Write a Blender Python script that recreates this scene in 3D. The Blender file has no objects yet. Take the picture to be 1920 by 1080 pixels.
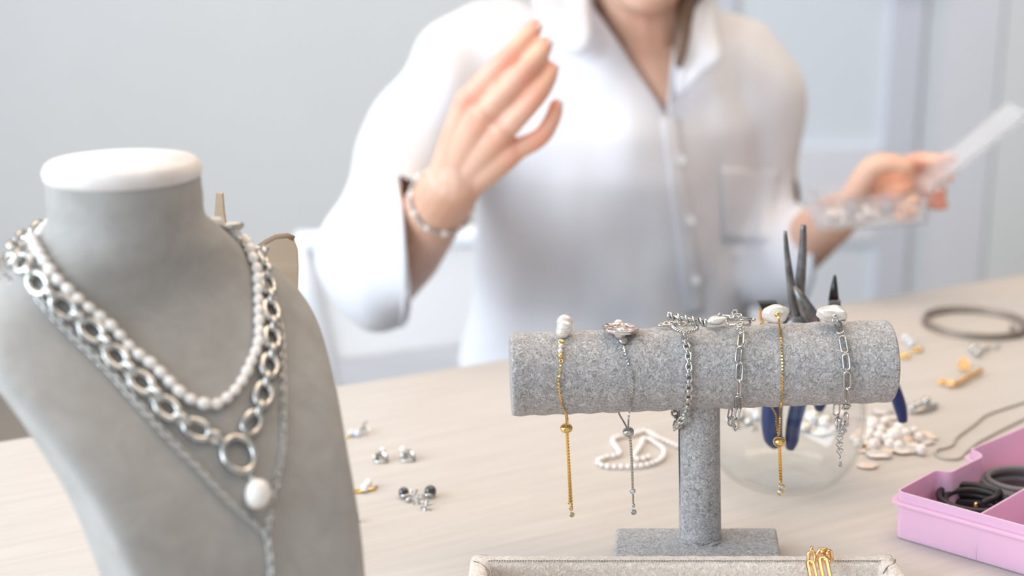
import bpy, bmesh, math, random
from mathutils import Vector, Matrix, noise
from mathutils.bvhtree import BVHTree
import numpy as np
random.seed(7)
R = math.radians
V = Vector
sc = bpy.context.scene
col = sc.collection

# ------------------------------------------------------------------ camera, world, lights, exposure
TZ = 0.75                                   # table top height
PITCH = R(15.0)
FPX = 2667.0
CAM = V((0, 0, TZ + 0.40))
cd = bpy.data.cameras.new('camera'); cam = bpy.data.objects.new('camera', cd); col.objects.link(cam)
cam.location = CAM; cam.rotation_euler = (R(90) - PITCH, 0, 0)
cd.sensor_width = 36; cd.lens = 36 * FPX / 1920; cd.clip_start = 0.02
cd.dof.use_dof = True; cd.dof.focus_distance = 0.862; cd.dof.aperture_fstop = 3.9
sc.camera = cam
vs = sc.view_settings
sc.display_settings.display_device = 'sRGB'
vs.view_transform = 'Standard'; vs.look = 'None'; vs.gamma = 1; vs.use_curve_mapping = False
vs.exposure = 0.16
sc.cycles.use_denoising = True
sc.cycles.max_bounces = 10; sc.cycles.transmission_bounces = 10; sc.cycles.transparent_max_bounces = 12
sc.cycles.sample_clamp_indirect = 6
w = bpy.data.worlds.new('world'); sc.world = w; w.use_nodes = True
w.node_tree.nodes['Background'].inputs[0].default_value = (0.86, 0.93, 1.0, 1)
w.node_tree.nodes['Background'].inputs[1].default_value = 0.5

def area(name, loc, target, sx, sy, energy, colr):
    l = bpy.data.lights.new(name, 'AREA'); l.shape = 'RECTANGLE'; l.size = sx; l.size_y = sy
    l.energy = energy; l.color = colr
    o = bpy.data.objects.new(name, l); col.objects.link(o); o.location = loc
    d = V(target) - V(loc); o.rotation_euler = d.to_track_quat('-Z', 'Y').to_euler()
    return o
# daylight through the left window; fill added behind the camera; warm ceiling lamps
area('window_and_fill_light', (-2.08, 0.0, 1.70), (0, 0.8, 0.9), 3.1, 1.6, 96, (0.76, 0.88, 1.0))
area('window_and_fill_light', (0.7, -1.78, 1.75), (0.1, 1.0, 0.9), 3.0, 1.5, 5, (0.78, 0.92, 1.0))  # added soft fill from the camera side, tinted like daylight
area('ceiling_lamp', (0.75, 1.25, 2.62), (0.5, 1.1, 0.7), 1.6, 1.6, 21, (1.0, 0.78, 0.56))
area('ceiling_lamp', (-0.55, 1.5, 2.62), (-0.3, 1.0, 0.7), 1.3, 1.3, 14, (1.0, 0.82, 0.66))

# ------------------------------------------------------------------ pixel -> world helpers (1920x1080)
def ray(px, py):
    a = (px - 960) / FPX; b = (540 - py) / FPX
    c, s = math.cos(PITCH), math.sin(PITCH)
    return V((a, c + b * s, -s + b * c))
def U(px, py, y):
    d = ray(px, py); return CAM + d * (y / d.y)
def T(px, py, h=0.0):
    d = ray(px, py); return CAM + d * ((TZ + h - CAM.z) / d.z)

# ------------------------------------------------------------------ materials
MATS = {}
def mat(name, colr, rough=0.5, metal=0.0, **kw):
    m = bpy.data.materials.new(name); m.use_nodes = True
    b = m.node_tree.nodes['Principled BSDF']
    b.inputs['Base Color'].default_value = (*colr, 1); b.inputs['Roughness'].default_value = rough
    b.inputs['Metallic'].default_value = metal
    for k, v in kw.items():
        b.inputs[k.replace('_', ' ')].default_value = v
    MATS[name] = m
    return m
def nodes(m): return m.node_tree.nodes, m.node_tree.links, m.node_tree.nodes['Principled BSDF']
def noise_col(m, c1, c2, scale, detail=3, bump=0.0, dist=0.001, stretch=(1, 1, 1), coords='Object', distort=0.0, lo=0.35, hi=0.65, bscale=None, rough=0.55):
    n, l, b = nodes(m)
    tc = n.new('ShaderNodeTexCoord'); mp = n.new('ShaderNodeMapping'); mp.inputs['Scale'].default_value = stretch
    l.new(tc.outputs[coords], mp.inputs[0])
    nt = n.new('ShaderNodeTexNoise'); nt.inputs['Scale'].default_value = scale; nt.inputs['Detail'].default_value = detail
    nt.inputs['Distortion'].default_value = distort; nt.inputs['Roughness'].default_value = rough
    l.new(mp.outputs[0], nt.inputs[0])
    cr = n.new('ShaderNodeValToRGB'); cr.color_ramp.elements[0].position = lo; cr.color_ramp.elements[1].position = hi
    cr.color_ramp.elements[0].color = (*c1, 1); cr.color_ramp.elements[1].color = (*c2, 1)
    l.new(nt.outputs[0], cr.inputs[0]); l.new(cr.outputs[0], b.inputs['Base Color'])
    if bump:
        bp = n.new('ShaderNodeBump'); bp.inputs['Strength'].default_value = bump; bp.inputs['Distance'].default_value = dist
        src = nt
        if bscale:
            src = n.new('ShaderNodeTexNoise'); src.inputs['Scale'].default_value = bscale; src.inputs['Detail'].default_value = detail
            l.new(mp.outputs[0], src.inputs[0])
        l.new(src.outputs[0], bp.inputs['Height']); l.new(bp.outputs[0], b.inputs['Normal'])
    return m

wall_m = noise_col(mat('painted_wall', (.66, .67, .67), .85), (.77, .79, .80), (.79, .805, .815), 3)
wall_r = noise_col(mat('painted_wall_right', (.6, .63, .65), .85), (.86, .89, .91), (.88, .91, .93), 3)
ceil_m = mat('ceiling_paint', (.62, .62, .62), .9)
wall_far = mat('grey_wall_paint', (.36, .38, .40), .9)  # for walls out of view, greyed to cut bounce light
floor_m = noise_col(mat('floor_wood', (.55, .48, .4), .5), (.32, .27, .22), (.40, .34, .28), 6, stretch=(1, 8, 1))
door_m = noise_col(mat('door_paint', (.66, .71, .78), .45), (.65, .71, .77), (.67, .725, .79), 4)
trim_m = mat('trim_paint', (.86, .88, .95), .45)
table_m = noise_col(mat('whitewashed_wood', (.8, .7, .6), .5), (.56, .515, .475), (.63, .585, .54), 9, 6, .12, .0006, (1.0, 14, 14), 'Object', .4, .3, .7, None, .62)
velvet = mat('grey_velvet', (.4, .4, .4), .95, Sheen_Weight=.3, Sheen_Roughness=.45)
noise_col(velvet, (.205, .20, .208), (.68, .645, .625), 430, 3, .9, .0011, (1, 1, 1), 'Object', 1.6, .30, .72)
velvet_hair = noise_col(mat('grey_velvet_pile', (.4, .4, .4), .9), (.36, .35, .35), (.56, .54, .52), 260, 3, 0, 0, (1, 1, 1), 'Object', 0, .3, .7)
suede = mat('grey_suede', (.3, .28, .26), .95, Sheen_Weight=.12, Sheen_Roughness=.5)
noise_col(suede, (.33, .31, .285), (.42, .395, .37), 45, 6, .2, .0004, (1, 1, 1), 'Object', .5, .3, .7, 700, .65)
cream_suede = noise_col(mat('cream_suede', (.7, .63, .58), .95, Sheen_Weight=.3), (.74, .67, .63), (.84, .78, .74), 60, 4, .2, .0004)
tray_m = mat('beige_velvet', (.5, .45, .42), .95, Sheen_Weight=.3, Sheen_Roughness=.45)
noise_col(tray_m, (.58, .50, .44), (.94, .86, .78), 430, 3, .9, .0011, (1, 1, 1), 'Object', 1.5, .30, .7)
thread_m = mat('grey_thread', (.22, .2, .19), .9)
silver = mat('polished_silver', (.56, .55, .53), .18, 1)
silver_d = noise_col(mat('aged_silver', (.6, .59, .57), .27, 1), (.42, .40, .37), (.74, .72, .69), 300, 2)
gold = mat('polished_gold', (.86, .60, .22), .17, 1)
gold_p = mat('pink_gold', (.90, .58, .27), .16, 1)
dark_steel = noise_col(mat('dark_steel', (.22, .21, .21), .38, 1), (.16, .155, .155), (.30, .29, .29), 120, 3)
pearl_m = mat('pearl', (.88, .82, .76), .22, 0, Coat_Weight=.7, Coat_Roughness=.08, Subsurface_Weight=.15, Subsurface_Scale=.002)
def pearl_bands(m, c1, c2, scale):
    n, l, b = nodes(m)
    tc = n.new('ShaderNodeTexCoord'); wv = n.new('ShaderNodeTexNoise'); wv.inputs['Scale'].default_value = scale; wv.inputs['Detail'].default_value = 2
    l.new(tc.outputs['Object'], wv.inputs[0]); cr = n.new('ShaderNodeValToRGB')
    cr.color_ramp.elements[0].color = (*c1, 1); cr.color_ramp.elements[1].color = (*c2, 1); cr.color_ramp.elements[0].position = .35; cr.color_ramp.elements[1].position = .65
    l.new(wv.outputs[0], cr.inputs[0]); l.new(cr.outputs[0], b.inputs['Base Color'])
pearl_bands(pearl_m, (.93, .84, .76), (.90, .87, .86), 1.3)
pearl_p = mat('peach_pearl', (.85, .66, .52), .22, 0, Coat_Weight=.7, Coat_Roughness=.1)
pearl_bands(pearl_p, (.88, .66, .48), (.88, .78, .72), 1.2)
pearl_b = mat('black_pearl', (.03, .03, .035), .14, 0, Coat_Weight=1, Coat_Roughness=.05)
baroque = mat('baroque_pearl', (.87, .82, .78), .16, .25, Coat_Weight=1.0, Coat_Roughness=.06)
pearl_bands(baroque, (.80, .69, .58), (.84, .80, .79), 200)
crystal = mat('crystal', (.9, .92, .97), .03, 0, IOR=2.0, Specular_IOR_Level=.9, Transmission_Weight=.35)
enamel = noise_col(mat('engraved_silver', (.6, .55, .52), .3, .9), (.44, .20, .15), (.80, .80, .80), 260, 3, .6, .001, lo=.40, hi=.52)
glass = mat('clear_glass', (.97, .99, .99), .0, 0, Transmission_Weight=1, IOR=1.45)
_n, _l, _b = nodes(glass)
_out = _n['Material Output']; _tr = _n.new('ShaderNodeBsdfTransparent'); _tr.inputs[0].default_value = (.982, .99, .99, 1)
_gl = _n.new('ShaderNodeBsdfGlossy'); _gl.inputs['Roughness'].default_value = .02; _lw = _n.new('ShaderNodeLayerWeight'); _lw.inputs[0].default_value = .5; _pw = _n.new('ShaderNodeMath'); _pw.operation = 'POWER'; _pw.inputs[1].default_value = 4.0; _l.new(_lw.outputs['Facing'], _pw.inputs[0]); _fr = _n.new('ShaderNodeMath'); _fr.operation = 'MULTIPLY_ADD'; _fr.inputs[1].default_value = .55; _fr.inputs[2].default_value = .035; _l.new(_pw.outputs[0], _fr.inputs[0])
_ms = _n.new('ShaderNodeMixShader'); _l.new(_fr.outputs[0], _ms.inputs[0]); _l.new(_tr.outputs[0], _ms.inputs[1]); _l.new(_gl.outputs[0], _ms.inputs[2]); _l.new(_ms.outputs[0], _out.inputs[0])
plastic_clear = mat('clear_plastic', (.97, .96, .97), .12, 0, Transmission_Weight=.84, IOR=1.12)
blue_m = mat('navy_rubber', (.014, .034, .14), .42)
blue_l = mat('blue_rubber_ridge', (.06, .10, .30), .5)
pink_m = mat('pink_plastic', (.81, .51, .67), .25, 0, Subsurface_Weight=.35, Subsurface_Scale=.004, Coat_Weight=.15)
pink_m.node_tree.nodes['Principled BSDF'].inputs['Subsurface Radius'].default_value = (1, .5, .6)
black_r = mat('black_rubber', (.018, .017, .018), .42)
grey_r = mat('grey_rubber', (.17, .16, .16), .5)
wire_m = mat('grey_wire', (.36, .31, .27), .4, .6)
cord_m = mat('grey_cord', (.48, .45, .41), .6)
tan_wood = noise_col(mat('tan_wood', (.56, .43, .31), .55), (.53, .405, .285), (.60, .46, .33), 12, 3, stretch=(1, 1, 7))
tan_edge = mat('dark_wood_edge', (.28, .19, .12), .6)
skin_m = mat('skin', (.78, .50, .37), .48, 0, Subsurface_Weight=.3, Subsurface_Scale=.012)
skin_m.node_tree.nodes['Principled BSDF'].inputs['Subsurface Radius'].default_value = (1, .35, .2)
n_, l_, b_ = nodes(skin_m)
noise_col(skin_m, (.74, .43, .30), (.80, .51, .38), 22, 3, .05, .001)
_n, _l, _b = nodes(skin_m)
_at = _n.new('ShaderNodeAttribute'); _at.attribute_name = 'blush'
_mx = _n.new('ShaderNodeMix'); _mx.data_type = 'RGBA'; _mx.inputs[7].default_value = (.84, .30, .20, 1)
_src = [k for k in _l if k.to_socket == _b.inputs['Base Color']][0].from_socket
_ml = _n.new('ShaderNodeMath'); _ml.operation = 'MULTIPLY'; _ml.inputs[1].default_value = .85
_l.new(_at.outputs['Fac'], _ml.inputs[0]); _l.new(_ml.outputs[0], _mx.inputs[0]); _l.new(_src, _mx.inputs[6]); _l.new(_mx.outputs[2], _b.inputs['Base Color'])
nail_m = mat('fingernail', (.86, .64, .58), .2, 0, Coat_Weight=.6)
hair_m = noise_col(mat('brown_hair', (.12, .07, .045), .5), (.09, .05, .03), (.2, .12, .08), 60, 3, .5, .002, (1, 1, .08))
lip_m = mat('lip', (.66, .28, .24), .4)
eye_m = mat('eye_white', (.8, .8, .78), .15)
iris_m = mat('iris', (.08, .05, .03), .2)
shirt_m = mat('white_cotton', (.80, .79, .82), .9, 0, Sheen_Weight=.1)
shirt_b = mat('shirt_button', (.85, .83, .82), .3)
trouser_m = mat('blue_denim', (.25, .32, .45), .9)
chair_m = mat('cream_chair_panel', (.88, .855, .83), .7)
chair_w = mat('white_chair_frame', (.88, .90, .93), .4)
chair_leg = mat('blue_grey_metal', (.45, .5, .58), .4, .3)

# ------------------------------------------------------------------ object helpers
WM = {}
def base_mesh(name, vs_, fs, smooth=True):
    me = bpy.data.meshes.new(name); me.from_pydata([tuple(v) for v in vs_], [], fs)
    if smooth: me.shade_smooth()
    me.update(); return me
def put(name, me, m, parent=None, W=None, label=None, kind=None):
    if m is not None and not me.materials: me.materials.append(m)
    elif m is not None and me.materials[0] != m:
        me = me.copy(); me.materials[0] = m
    o = bpy.data.objects.new(name, me); col.objects.link(o)
    W = W or Matrix.Identity(4)
    if parent is not None:
        o.parent = parent; o.matrix_basis = WM[parent.name].inverted() @ W
    else: o.matrix_basis = W
    WM[o.name] = W
    if label: o['label'] = label
    if kind: o['kind'] = kind
    return o
def thing(name, label, cat, loc, group=None):
    o = bpy.data.objects.new(name, None); col.objects.link(o); o.location = loc; o.empty_display_size = .02
    WM[o.name] = Matrix.Translation(loc); tag(o, label, cat, group); return o
def tag(o, label, cat, group=None):
    o['label'] = label; o['category'] = cat
    if group: o['group'] = group
    return o
def single(name, me, m, label, cat, group=None, origin=None):
    """a thing that is one mesh in world coordinates: move its origin to its base"""
    vs_ = [v.co for v in me.vertices]
    if origin is None:
        n = len(vs_); origin = V((sum(v.x for v in vs_) / n, sum(v.y for v in vs_) / n, min(v.z for v in vs_)))
    me.transform(Matrix.Translation(-V(origin)))
    o = put(name, me, m, None, Matrix.Translation(origin)); return tag(o, label, cat, group)
def struct(name, me, m):
    o = put(name, me, m); o['kind'] = 'structure'; return o

class MB:
    def __init__(s): s.v = []; s.f = []
    def add(s, vs_, fs, M=None):
        k = len(s.v)
        s.v += [M @ V(v) if M else V(v) for v in vs_]; s.f += [tuple(i + k for i in f) for f in fs]; return s
    def box(s, c, d, M=None, bev=0):
        x, y, z = [i / 2 for i in d]; c = V(c)
        s.add([c + V((a * x, b * y, e * z)) for a in (-1, 1) for b in (-1, 1) for e in (-1, 1)],
              [(0, 1, 3, 2), (4, 6, 7, 5), (0, 4, 5, 1), (2, 3, 7, 6), (0, 2, 6, 4), (1, 5, 7, 3)], M); return s
    def tube(s, pts, r, seg=10, closed=False, cap=True, ell=None):
        pts = [V(p) for p in pts]; n = len(pts)
        rs = r if isinstance(r, (list, tuple)) else [r] * n
        k = len(s.v); up = None; rings = []
        for i, p in enumerate(pts):
            if closed: t = pts[(i + 1) % n] - pts[i - 1]
            else: t = pts[min(i + 1, n - 1)] - pts[max(i - 1, 0)]
            t.normalize()
            if up is None:
                up = V((0, 0, 1)) if abs(t.z) < .9 else V((1, 0, 0))
            up = (up - t * up.dot(t)).normalized(); sd = t.cross(up)
            rr = rs[i]; ra, rb = rr if isinstance(rr, tuple) else (rr, rr)
            for j in range(seg):
                a = 2 * math.pi * j / seg
                s.v.append(p + up * math.cos(a) * ra + sd * math.sin(a) * rb)
        m = n if closed else n - 1
        for i in range(m):
            for j in range(seg):
                a, b = k + i * seg + j, k + i * seg + (j + 1) % seg
                c, d = k + ((i + 1) % n) * seg + (j + 1) % seg, k + ((i + 1) % n) * seg + j
                s.f.append((a, d, c, b))
        if cap and not closed:
            s.f.append(tuple(k + j for j in range(seg))); s.f.append(tuple(k + (n - 1) * seg + seg - 1 - j for j in range(seg)))
        return s
    def lathe(s, prof, seg=32, M=None, cap=False):
        vs_ = [(r * math.cos(2 * math.pi * j / seg), r * math.sin(2 * math.pi * j / seg), z) for r, z in prof for j in range(seg)]
        fs = [(i * seg + j, i * seg + (j + 1) % seg, (i + 1) * seg + (j + 1) % seg, (i + 1) * seg + j) for i in range(len(prof) - 1) for j in range(seg)]
        if cap: fs += [tuple(reversed(range(seg))), tuple((len(prof) - 1) * seg + j for j in range(seg))]
        return s.add(vs_, fs, M)
    def sphere(s, c, r, seg=20, rings=12, M=None):
        if not isinstance(r, (tuple, list)): r = (r, r, r)
        vs_ = []; c = V(c)
        for i in range(1, rings):
            th = math.pi * i / rings
            for j in range(seg):
                ph = 2 * math.pi * j / seg
                vs_.append(c + V((r[0] * math.sin(th) * math.cos(ph), r[1] * math.sin(th) * math.sin(ph), r[2] * math.cos(th))))
        vs_ += [c + V((0, 0, r[2])), c - V((0, 0, r[2]))]; t = len(vs_) - 2
        fs = [(i * seg + j, (i + 1) * seg + j, (i + 1) * seg + (j + 1) % seg, i * seg + (j + 1) % seg) for i in range(rings - 2) for j in range(seg)]
        fs += [(t, j, (j + 1) % seg) for j in range(seg)] + [(t + 1, (rings - 2) * seg + (j + 1) % seg, (rings - 2) * seg + j) for j in range(seg)]
        return s.add(vs_, fs, M)
    def prism(s, poly, z0, z1, M=None):
        n = len(poly)
        vs_ = [(x, y, z0) for x, y in poly] + [(x, y, z1) for x, y in poly]
        fs = [tuple(reversed(range(n))), tuple(range(n, 2 * n))] + [(i, (i + 1) % n, n + (i + 1) % n, n + i) for i in range(n)]
        return s.add(vs_, fs, M)
    def mesh(s, name='mesh', smooth=True):
        me = base_mesh(name, s.v, s.f, smooth)
        bm = bmesh.new(); bm.from_mesh(me); bmesh.ops.recalc_face_normals(bm, faces=bm.faces); bm.to_mesh(me); bm.free()
        return me
def mod_bevel(o, w_, seg=3):
    b = o.modifiers.new('bevel', 'BEVEL'); b.width = w_; b.segments = seg; b.limit_method = 'ANGLE'; b.angle_limit = R(40); b.harden_normals = False
    return o
def flat_angle(me, ang=40):
    me.shade_smooth()
    bm = bmesh.new(); bm.from_mesh(me)
    for e in bm.edges:
        if len(e.link_faces) == 2 and e.calc_face_angle(0) > R(ang): e.smooth = False
    bm.to_mesh(me); bm.free(); return me

def catmull(pts, n=8, closed=False):
    pts = [V(p) for p in pts]; out = []; m = len(pts)
    g = (lambda i: pts[i % m]) if closed else (lambda i: pts[max(0, min(m - 1, i))])
    for i in range(m if closed else m - 1):
        a, b, c, d = g(i - 1), g(i), g(i + 1), g(i + 2)
        for k in range(n):
            t = k / n
            out.append(.5 * ((2 * b) + (c - a) * t + (2 * a - 5 * b + 4 * c - d) * t * t + (3 * b - a - 3 * c + d) * t ** 3))
    if not closed: out.append(pts[-1].copy())
    return out
def resample(pts, step, closed=False):
    """points every `step` along the polyline with tangents"""
    pts = [V(p) for p in pts]
    if closed: pts.append(pts[0])
    L = [0]
    for a, b in zip(pts, pts[1:]): L.append(L[-1] + (b - a).length)
    n = max(1, round(L[-1] / step)); out = []; j = 0
    for i in range(n + (0 if closed else 1)):
        s = L[-1] * i / n
        while j < len(L) - 2 and L[j + 1] < s: j += 1
        d = max(L[j + 1] - L[j], 1e-9); out.append((pts[j].lerp(pts[j + 1], (s - L[j]) / d), (pts[j + 1] - pts[j]).normalized()))
    return out
def frame(p, xa, za):
    xa = V(xa).normalized(); za = V(za); za = (za - xa * za.dot(xa))
    if za.length < 1e-6: za = V((0, 0, 1)) - xa * xa.z
    za.normalize(); ya = za.cross(xa)
    return Matrix(((xa.x, ya.x, za.x, p[0]), (xa.y, ya.y, za.y, p[1]), (xa.z, ya.z, za.z, p[2]), (0, 0, 0, 1)))
def S(x, y=None, z=None):
    return Matrix.Diagonal((x, y if y else x, z if z else x, 1))

# shared meshes -----------------------------------------------------
_cache = {}
def shared(key, fn):
    if key not in _cache: _cache[key] = fn()
    return _cache[key]
def link_mesh(L, W, r, seg=8, flat=1.0):
    """stadium / oval ring lying in XY, long along X; L, W outer sizes"""
    def f():
        a = L / 2 - r; b = W / 2 - r; pts = []
        st = max(a - b, 0); n = 10
        for i in range(n): t = -math.pi / 2 + math.pi * i / (n - 1); pts.append(V((st + b * math.cos(t) * (1 if st else a / b), b * math.sin(t), 0)))
        for i in range(n): t = math.pi / 2 + math.pi * i / (n - 1); pts.append(V((-st + b * math.cos(t) * (1 if st else a / b), b * math.sin(t), 0)))
        q = [p for i, p in enumerate(pts) if (p - pts[i - 1]).length > 1e-6]
        mb = MB(); mb.tube(q, (r * flat, r) if flat != 1 else r, seg, closed=True); 
        return mb.mesh('link')
    return shared(('link', L, W, r, seg, flat), f)
def oval_mesh(L, W, r, seg=8):
    def f():
        q = [V(((L / 2 - r) * math.cos(t), (W / 2 - r) * math.sin(t), 0)) for t in [2 * math.pi * i / 26 for i in range(26)]]
        return MB().tube(q, r, seg, closed=True).mesh('link')
    return shared(('oval', L, W, r, seg), f)
def ball():
    return shared('ball', lambda: MB().sphere((0, 0, 0), 1, 24, 16).mesh('ball'))
def ball_lo():
    return shared('ball_lo', lambda: MB().sphere((0, 0, 0), 1, 14, 9).mesh('ball_lo'))
def rondelle():
    return shared('rond', lambda: MB().lathe([(.25, -.5), (.7, -.47), (.92, -.28), (1, 0), (.92, .28), (.7, .47), (.25, .5)], 24, None, True).mesh('rondelle'))
def bezel_mesh():
    return shared('bezel', lambda: MB().lathe([(0.001, -.35), (.8, -.35), (1, -.2), (1, .35), (.86, .42), (.72, .35), (.70, .1)], 24).mesh('bezel'))
def gem_mesh():
    return shared('gem', lambda: flat_angle(MB().lathe([(.01, -.1), (.72, .22), (.70, .32), (.4, .48), (0.01, .48)], 8).mesh('gem'), 5))
def lumpy(seed, amp=.25, freq=1.4, seg=32, rings=20):
    def f():
        mb = MB().sphere((0, 0, 0), 1, seg, rings)
        for v in mb.v:
            v *= 1 + amp * noise.noise(v * freq + V((seed * 7.1, seed * 3.3, seed)))
        return mb.mesh('lump')
    return shared(('lump', seed, amp, freq), f)

# ================================================================== THE ROOM
X0, X1, Y0, Y1, ZC = -2.2, 2.6, -1.9, 3.35, 2.75
def boxmesh(x0, x1, y0, y1, z0, z1, name='box'):
    return MB().box(((x0 + x1) / 2, (y0 + y1) / 2, (z0 + z1) / 2), (x1 - x0, y1 - y0, z1 - z0)).mesh(name, False)
struct('floor', boxmesh(X0 - .1, X1 + .1, Y0 - .1, Y1 + .1, -.1, 0), floor_m)
struct('ceiling', boxmesh(X0 - .1, X1 + .1, Y0 - .1, Y1 + .1, ZC, ZC + .1), ceil_m)
struct('wall_back', boxmesh(X0, X1, Y1, Y1 + .1, 0, ZC), wall_m)
struct('wall_right', boxmesh(X1, X1 + .1, Y0, Y1, 0, ZC), wall_far)
# left wall with a wide window opening
wl = MB()
for (a, b, c, d) in ((Y0, -1.5, 0, ZC), (1.7, Y1, 0, ZC), (-1.5, 1.7, 0, .9), (-1.5, 1.7, 2.6, ZC)):
    wl.box((X0 - .05, (a + b) / 2, (c + d) / 2), (.1, b - a, d - c))
struct('wall_left', wl.mesh('wall', False), wall_m)
wf = MB()
for (a, b, c, d) in ((X0, -.85, 0, ZC), (2.25, X1, 0, ZC), (-.85, 2.25, 0, 1.0), (-.85, 2.25, 2.6, ZC)):
    wf.box(((a + b) / 2, Y0 - .05, (c + d) / 2), (b - a, .1, d - c))
struct('wall_front', wf.mesh('wall', False), wall_far)
def window_frame(name, ax, c0, c1, z0, z1, pos):
    mb = MB()
    def bar(a, b, p, q):
        if ax == 'x': mb.box((pos, (a + b) / 2, (p + q) / 2), (.07, b - a, q - p))
        else: mb.box(((a + b) / 2, pos, (p + q) / 2), (b - a, .07, q - p))
    bar(c0, c1, z0, z0 + .06); bar(c0, c1, z1 - .06, z1)
    for i in range(4):
        c = c0 + (c1 - c0 - .06) * i / 3; bar(c, c + .06, z0, z1)
    struct(name, mb.mesh('window', False), trim_m)
window_frame('fill_window', 'y', -.85, 2.25, 1.0, 2.6, Y0 - .03)  # unseen window behind the camera, added to let in front fill
window_frame('window_1', 'x', -1.5, 1.7, .9, 2.6, X0 - .03)
struct('baseboard_back', boxmesh(X0, X1, Y1 - .015, Y1, 0, .09), trim_m)

# panelled door in the back wall (behind the person, picture right)
YD = Y1 - .03
def dx(px, py=250, y=YD): return U(px, py, y).x
def dz(py, px=1600, y=YD): return U(px, py, y).z
xl, xr = dx(1290), dx(1752)
pieces = []
root = bpy.data.objects.new('door_1', None); col.objects.link(root); root.location = ((xl + xr) / 2, YD, 0); root['kind'] = 'structure'; WM[root.name] = Matrix.Translation(root.location)
zmid0, zmid1 = dz(452), dz(272)
slab = MB().box(((xl + xr) / 2, YD + .005, 1.02), (xr - xl, .02, 2.04))
put('door_leaf', slab.mesh('leaf', False), mat('door_panel_paint', (.80, .86, .93), .5), root)
st = MB()
st.box((xl + .05, YD - .012, 1.02), (.10, .018, 2.04)); st.box(((dx(1652) + dx(1716)) / 2, YD - .012, 1.02), (dx(1716) - dx(1652), .018, 2.04))
mod_bevel(put('door_stile', st.mesh('stile', False), mat('door_stile_paint', (.72, .75, .84), .5), root), .004)
for n_r, (za, zb) in enumerate(((zmid0, zmid0 + .055), (zmid0 + .085, zmid1), (0, .18), (1.92, 2.04))):
    rr = MB().box(((xl + dx(1652)) / 2, YD - .013, (za + zb) / 2), (dx(1652) - xl, .022, zb - za))
    mod_bevel(put('door_rail', rr.mesh('rail', False), trim_m, root), .005)
put('door_groove', MB().box(((xl + dx(1652)) / 2, YD - .004, zmid0 + .07), (dx(1652) - xl, .008, .03)).mesh('groove', False), mat('groove_paint', (.48, .56, .66), .5), root)
h = MB().tube([(xr - .05, YD - .02, 1.0), (xr - .05, YD - .07, 1.0), (xr - .16, YD - .07, 1.0)], .009, 8)
put('door_handle', h.mesh('handle'), silver, root)
struct('trim_1', boxmesh(dx(1753), dx(1862), Y1 - .034, Y1, 0, 2.12), trim_m)
struct('trim_2', boxmesh(dx(1290) - .09, dx(1290) - .005, Y1 - .04, Y1, 0, 2.12), trim_m)
struct('trim_3', boxmesh(dx(1290) - .09, dx(1862), Y1 - .04, Y1, 2.125, 2.21), trim_m)
struct('wall_alcove', boxmesh(dx(1866), X1, Y1 - .03, Y1 - .002, 0.1, ZC), wall_r)

# ================================================================== TABLE
A, B = T(0, 826), T(1920, 513)
e = (B - A).normalized(); nrm = V((e.y, -e.x, 0))          # towards the camera
if nrm.y > 0: nrm = -nrm
ang = math.atan2(e.y, e.x)
ctr = A + e * ((B - A).length / 2); Lt, Dt = 2.35, 1.15
c0 = ctr + nrm * Dt / 2 
tb = thing('work_table', 'pale whitewashed wooden table with all the jewellery and stands on it', 'table', (c0.x, c0.y, 0))
MT = Matrix.Translation((c0.x, c0.y, 0)) @ Matrix.Rotation(ang, 4, 'Z')
me = MB().box((0, 0, -.015), (Lt, Dt, .03)).mesh('top', False)
o = put('tabletop', me, table_m, tb, Matrix.Translation((0, 0, TZ)) @ MT); mod_bevel(o, .004)
leg = MB().box((0, 0, .36), (.06, .06, .72)).mesh('leg', False)
for sx in (-1, 1):
    for sy in (-1, 1):
        put('leg', leg, table_m, tb, MT @ Matrix.Translation((sx * (Lt / 2 - .08), sy * (Dt / 2 - .08), 0)))

# ================================================================== WHITE CHAIR behind the person
yc = 1.86
cp = U(1010, 600, yc)
ch = thing('armchair', 'white and cream chair behind the person in the white shirt', 'chair', (cp.x, yc, 0))
zt, zb = U(700, 455, yc).z, U(700, 672, yc).z
xa, xb = U(566, 455, yc).x, U(1300, 600, yc).x
def quadprism(pts, th):
    pts = [V(p) for p in pts]; n = (pts[1] - pts[0]).cross(pts[2] - pts[1]).normalized() * th; k = len(pts)
    return MB().add(pts + [p + n for p in pts], [tuple(range(k)), tuple(range(2 * k - 1, k - 1, -1))] + [(i, i + k, (i + 1) % k + k, (i + 1) % k) for i in range(k)])
pl = [U(574, 463, yc), U(1290, 440, yc), U(1290, 600, yc), U(618, 682, yc)]
mod_bevel(put('backrest', quadprism(pl, .03).mesh('back', False), chair_m, ch), .008)
fr_ = MB().tube([U(556, 452, yc), U(582, 560, yc), U(612, 700, yc), (U(640, 700, yc).x, yc - .02, .40), (U(640, 700, yc).x, yc + .02, .0)], .017, 10)
fr_.tube([U(1300, 440, yc), U(1290, 560, yc), U(1280, 700, yc), (U(1280, 700, yc).x, yc - .02, .40), (U(1280, 700, yc).x, yc + .02, .0)], .017, 10)
fr_.tube([U(556, 452, yc), U(1300, 432, yc)], .014, 10)
put('back_frame', fr_.mesh('frame'), chair_w, ch)
xs0, xs1 = U(625, 700, yc).x, U(1280, 700, yc).x
mod_bevel(put('seat', boxmesh(xs0, xs1, yc - .44, yc - .01, .355, .405), chair_m, ch), .012)
for xx in (xs0 + .03, xs1 - .03):
    put('leg', MB().tube([(xx, yc - .40, .36), (xx, yc - .42, 0)], [.015, .011], 8).mesh('leg'), chair_leg, ch)

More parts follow.
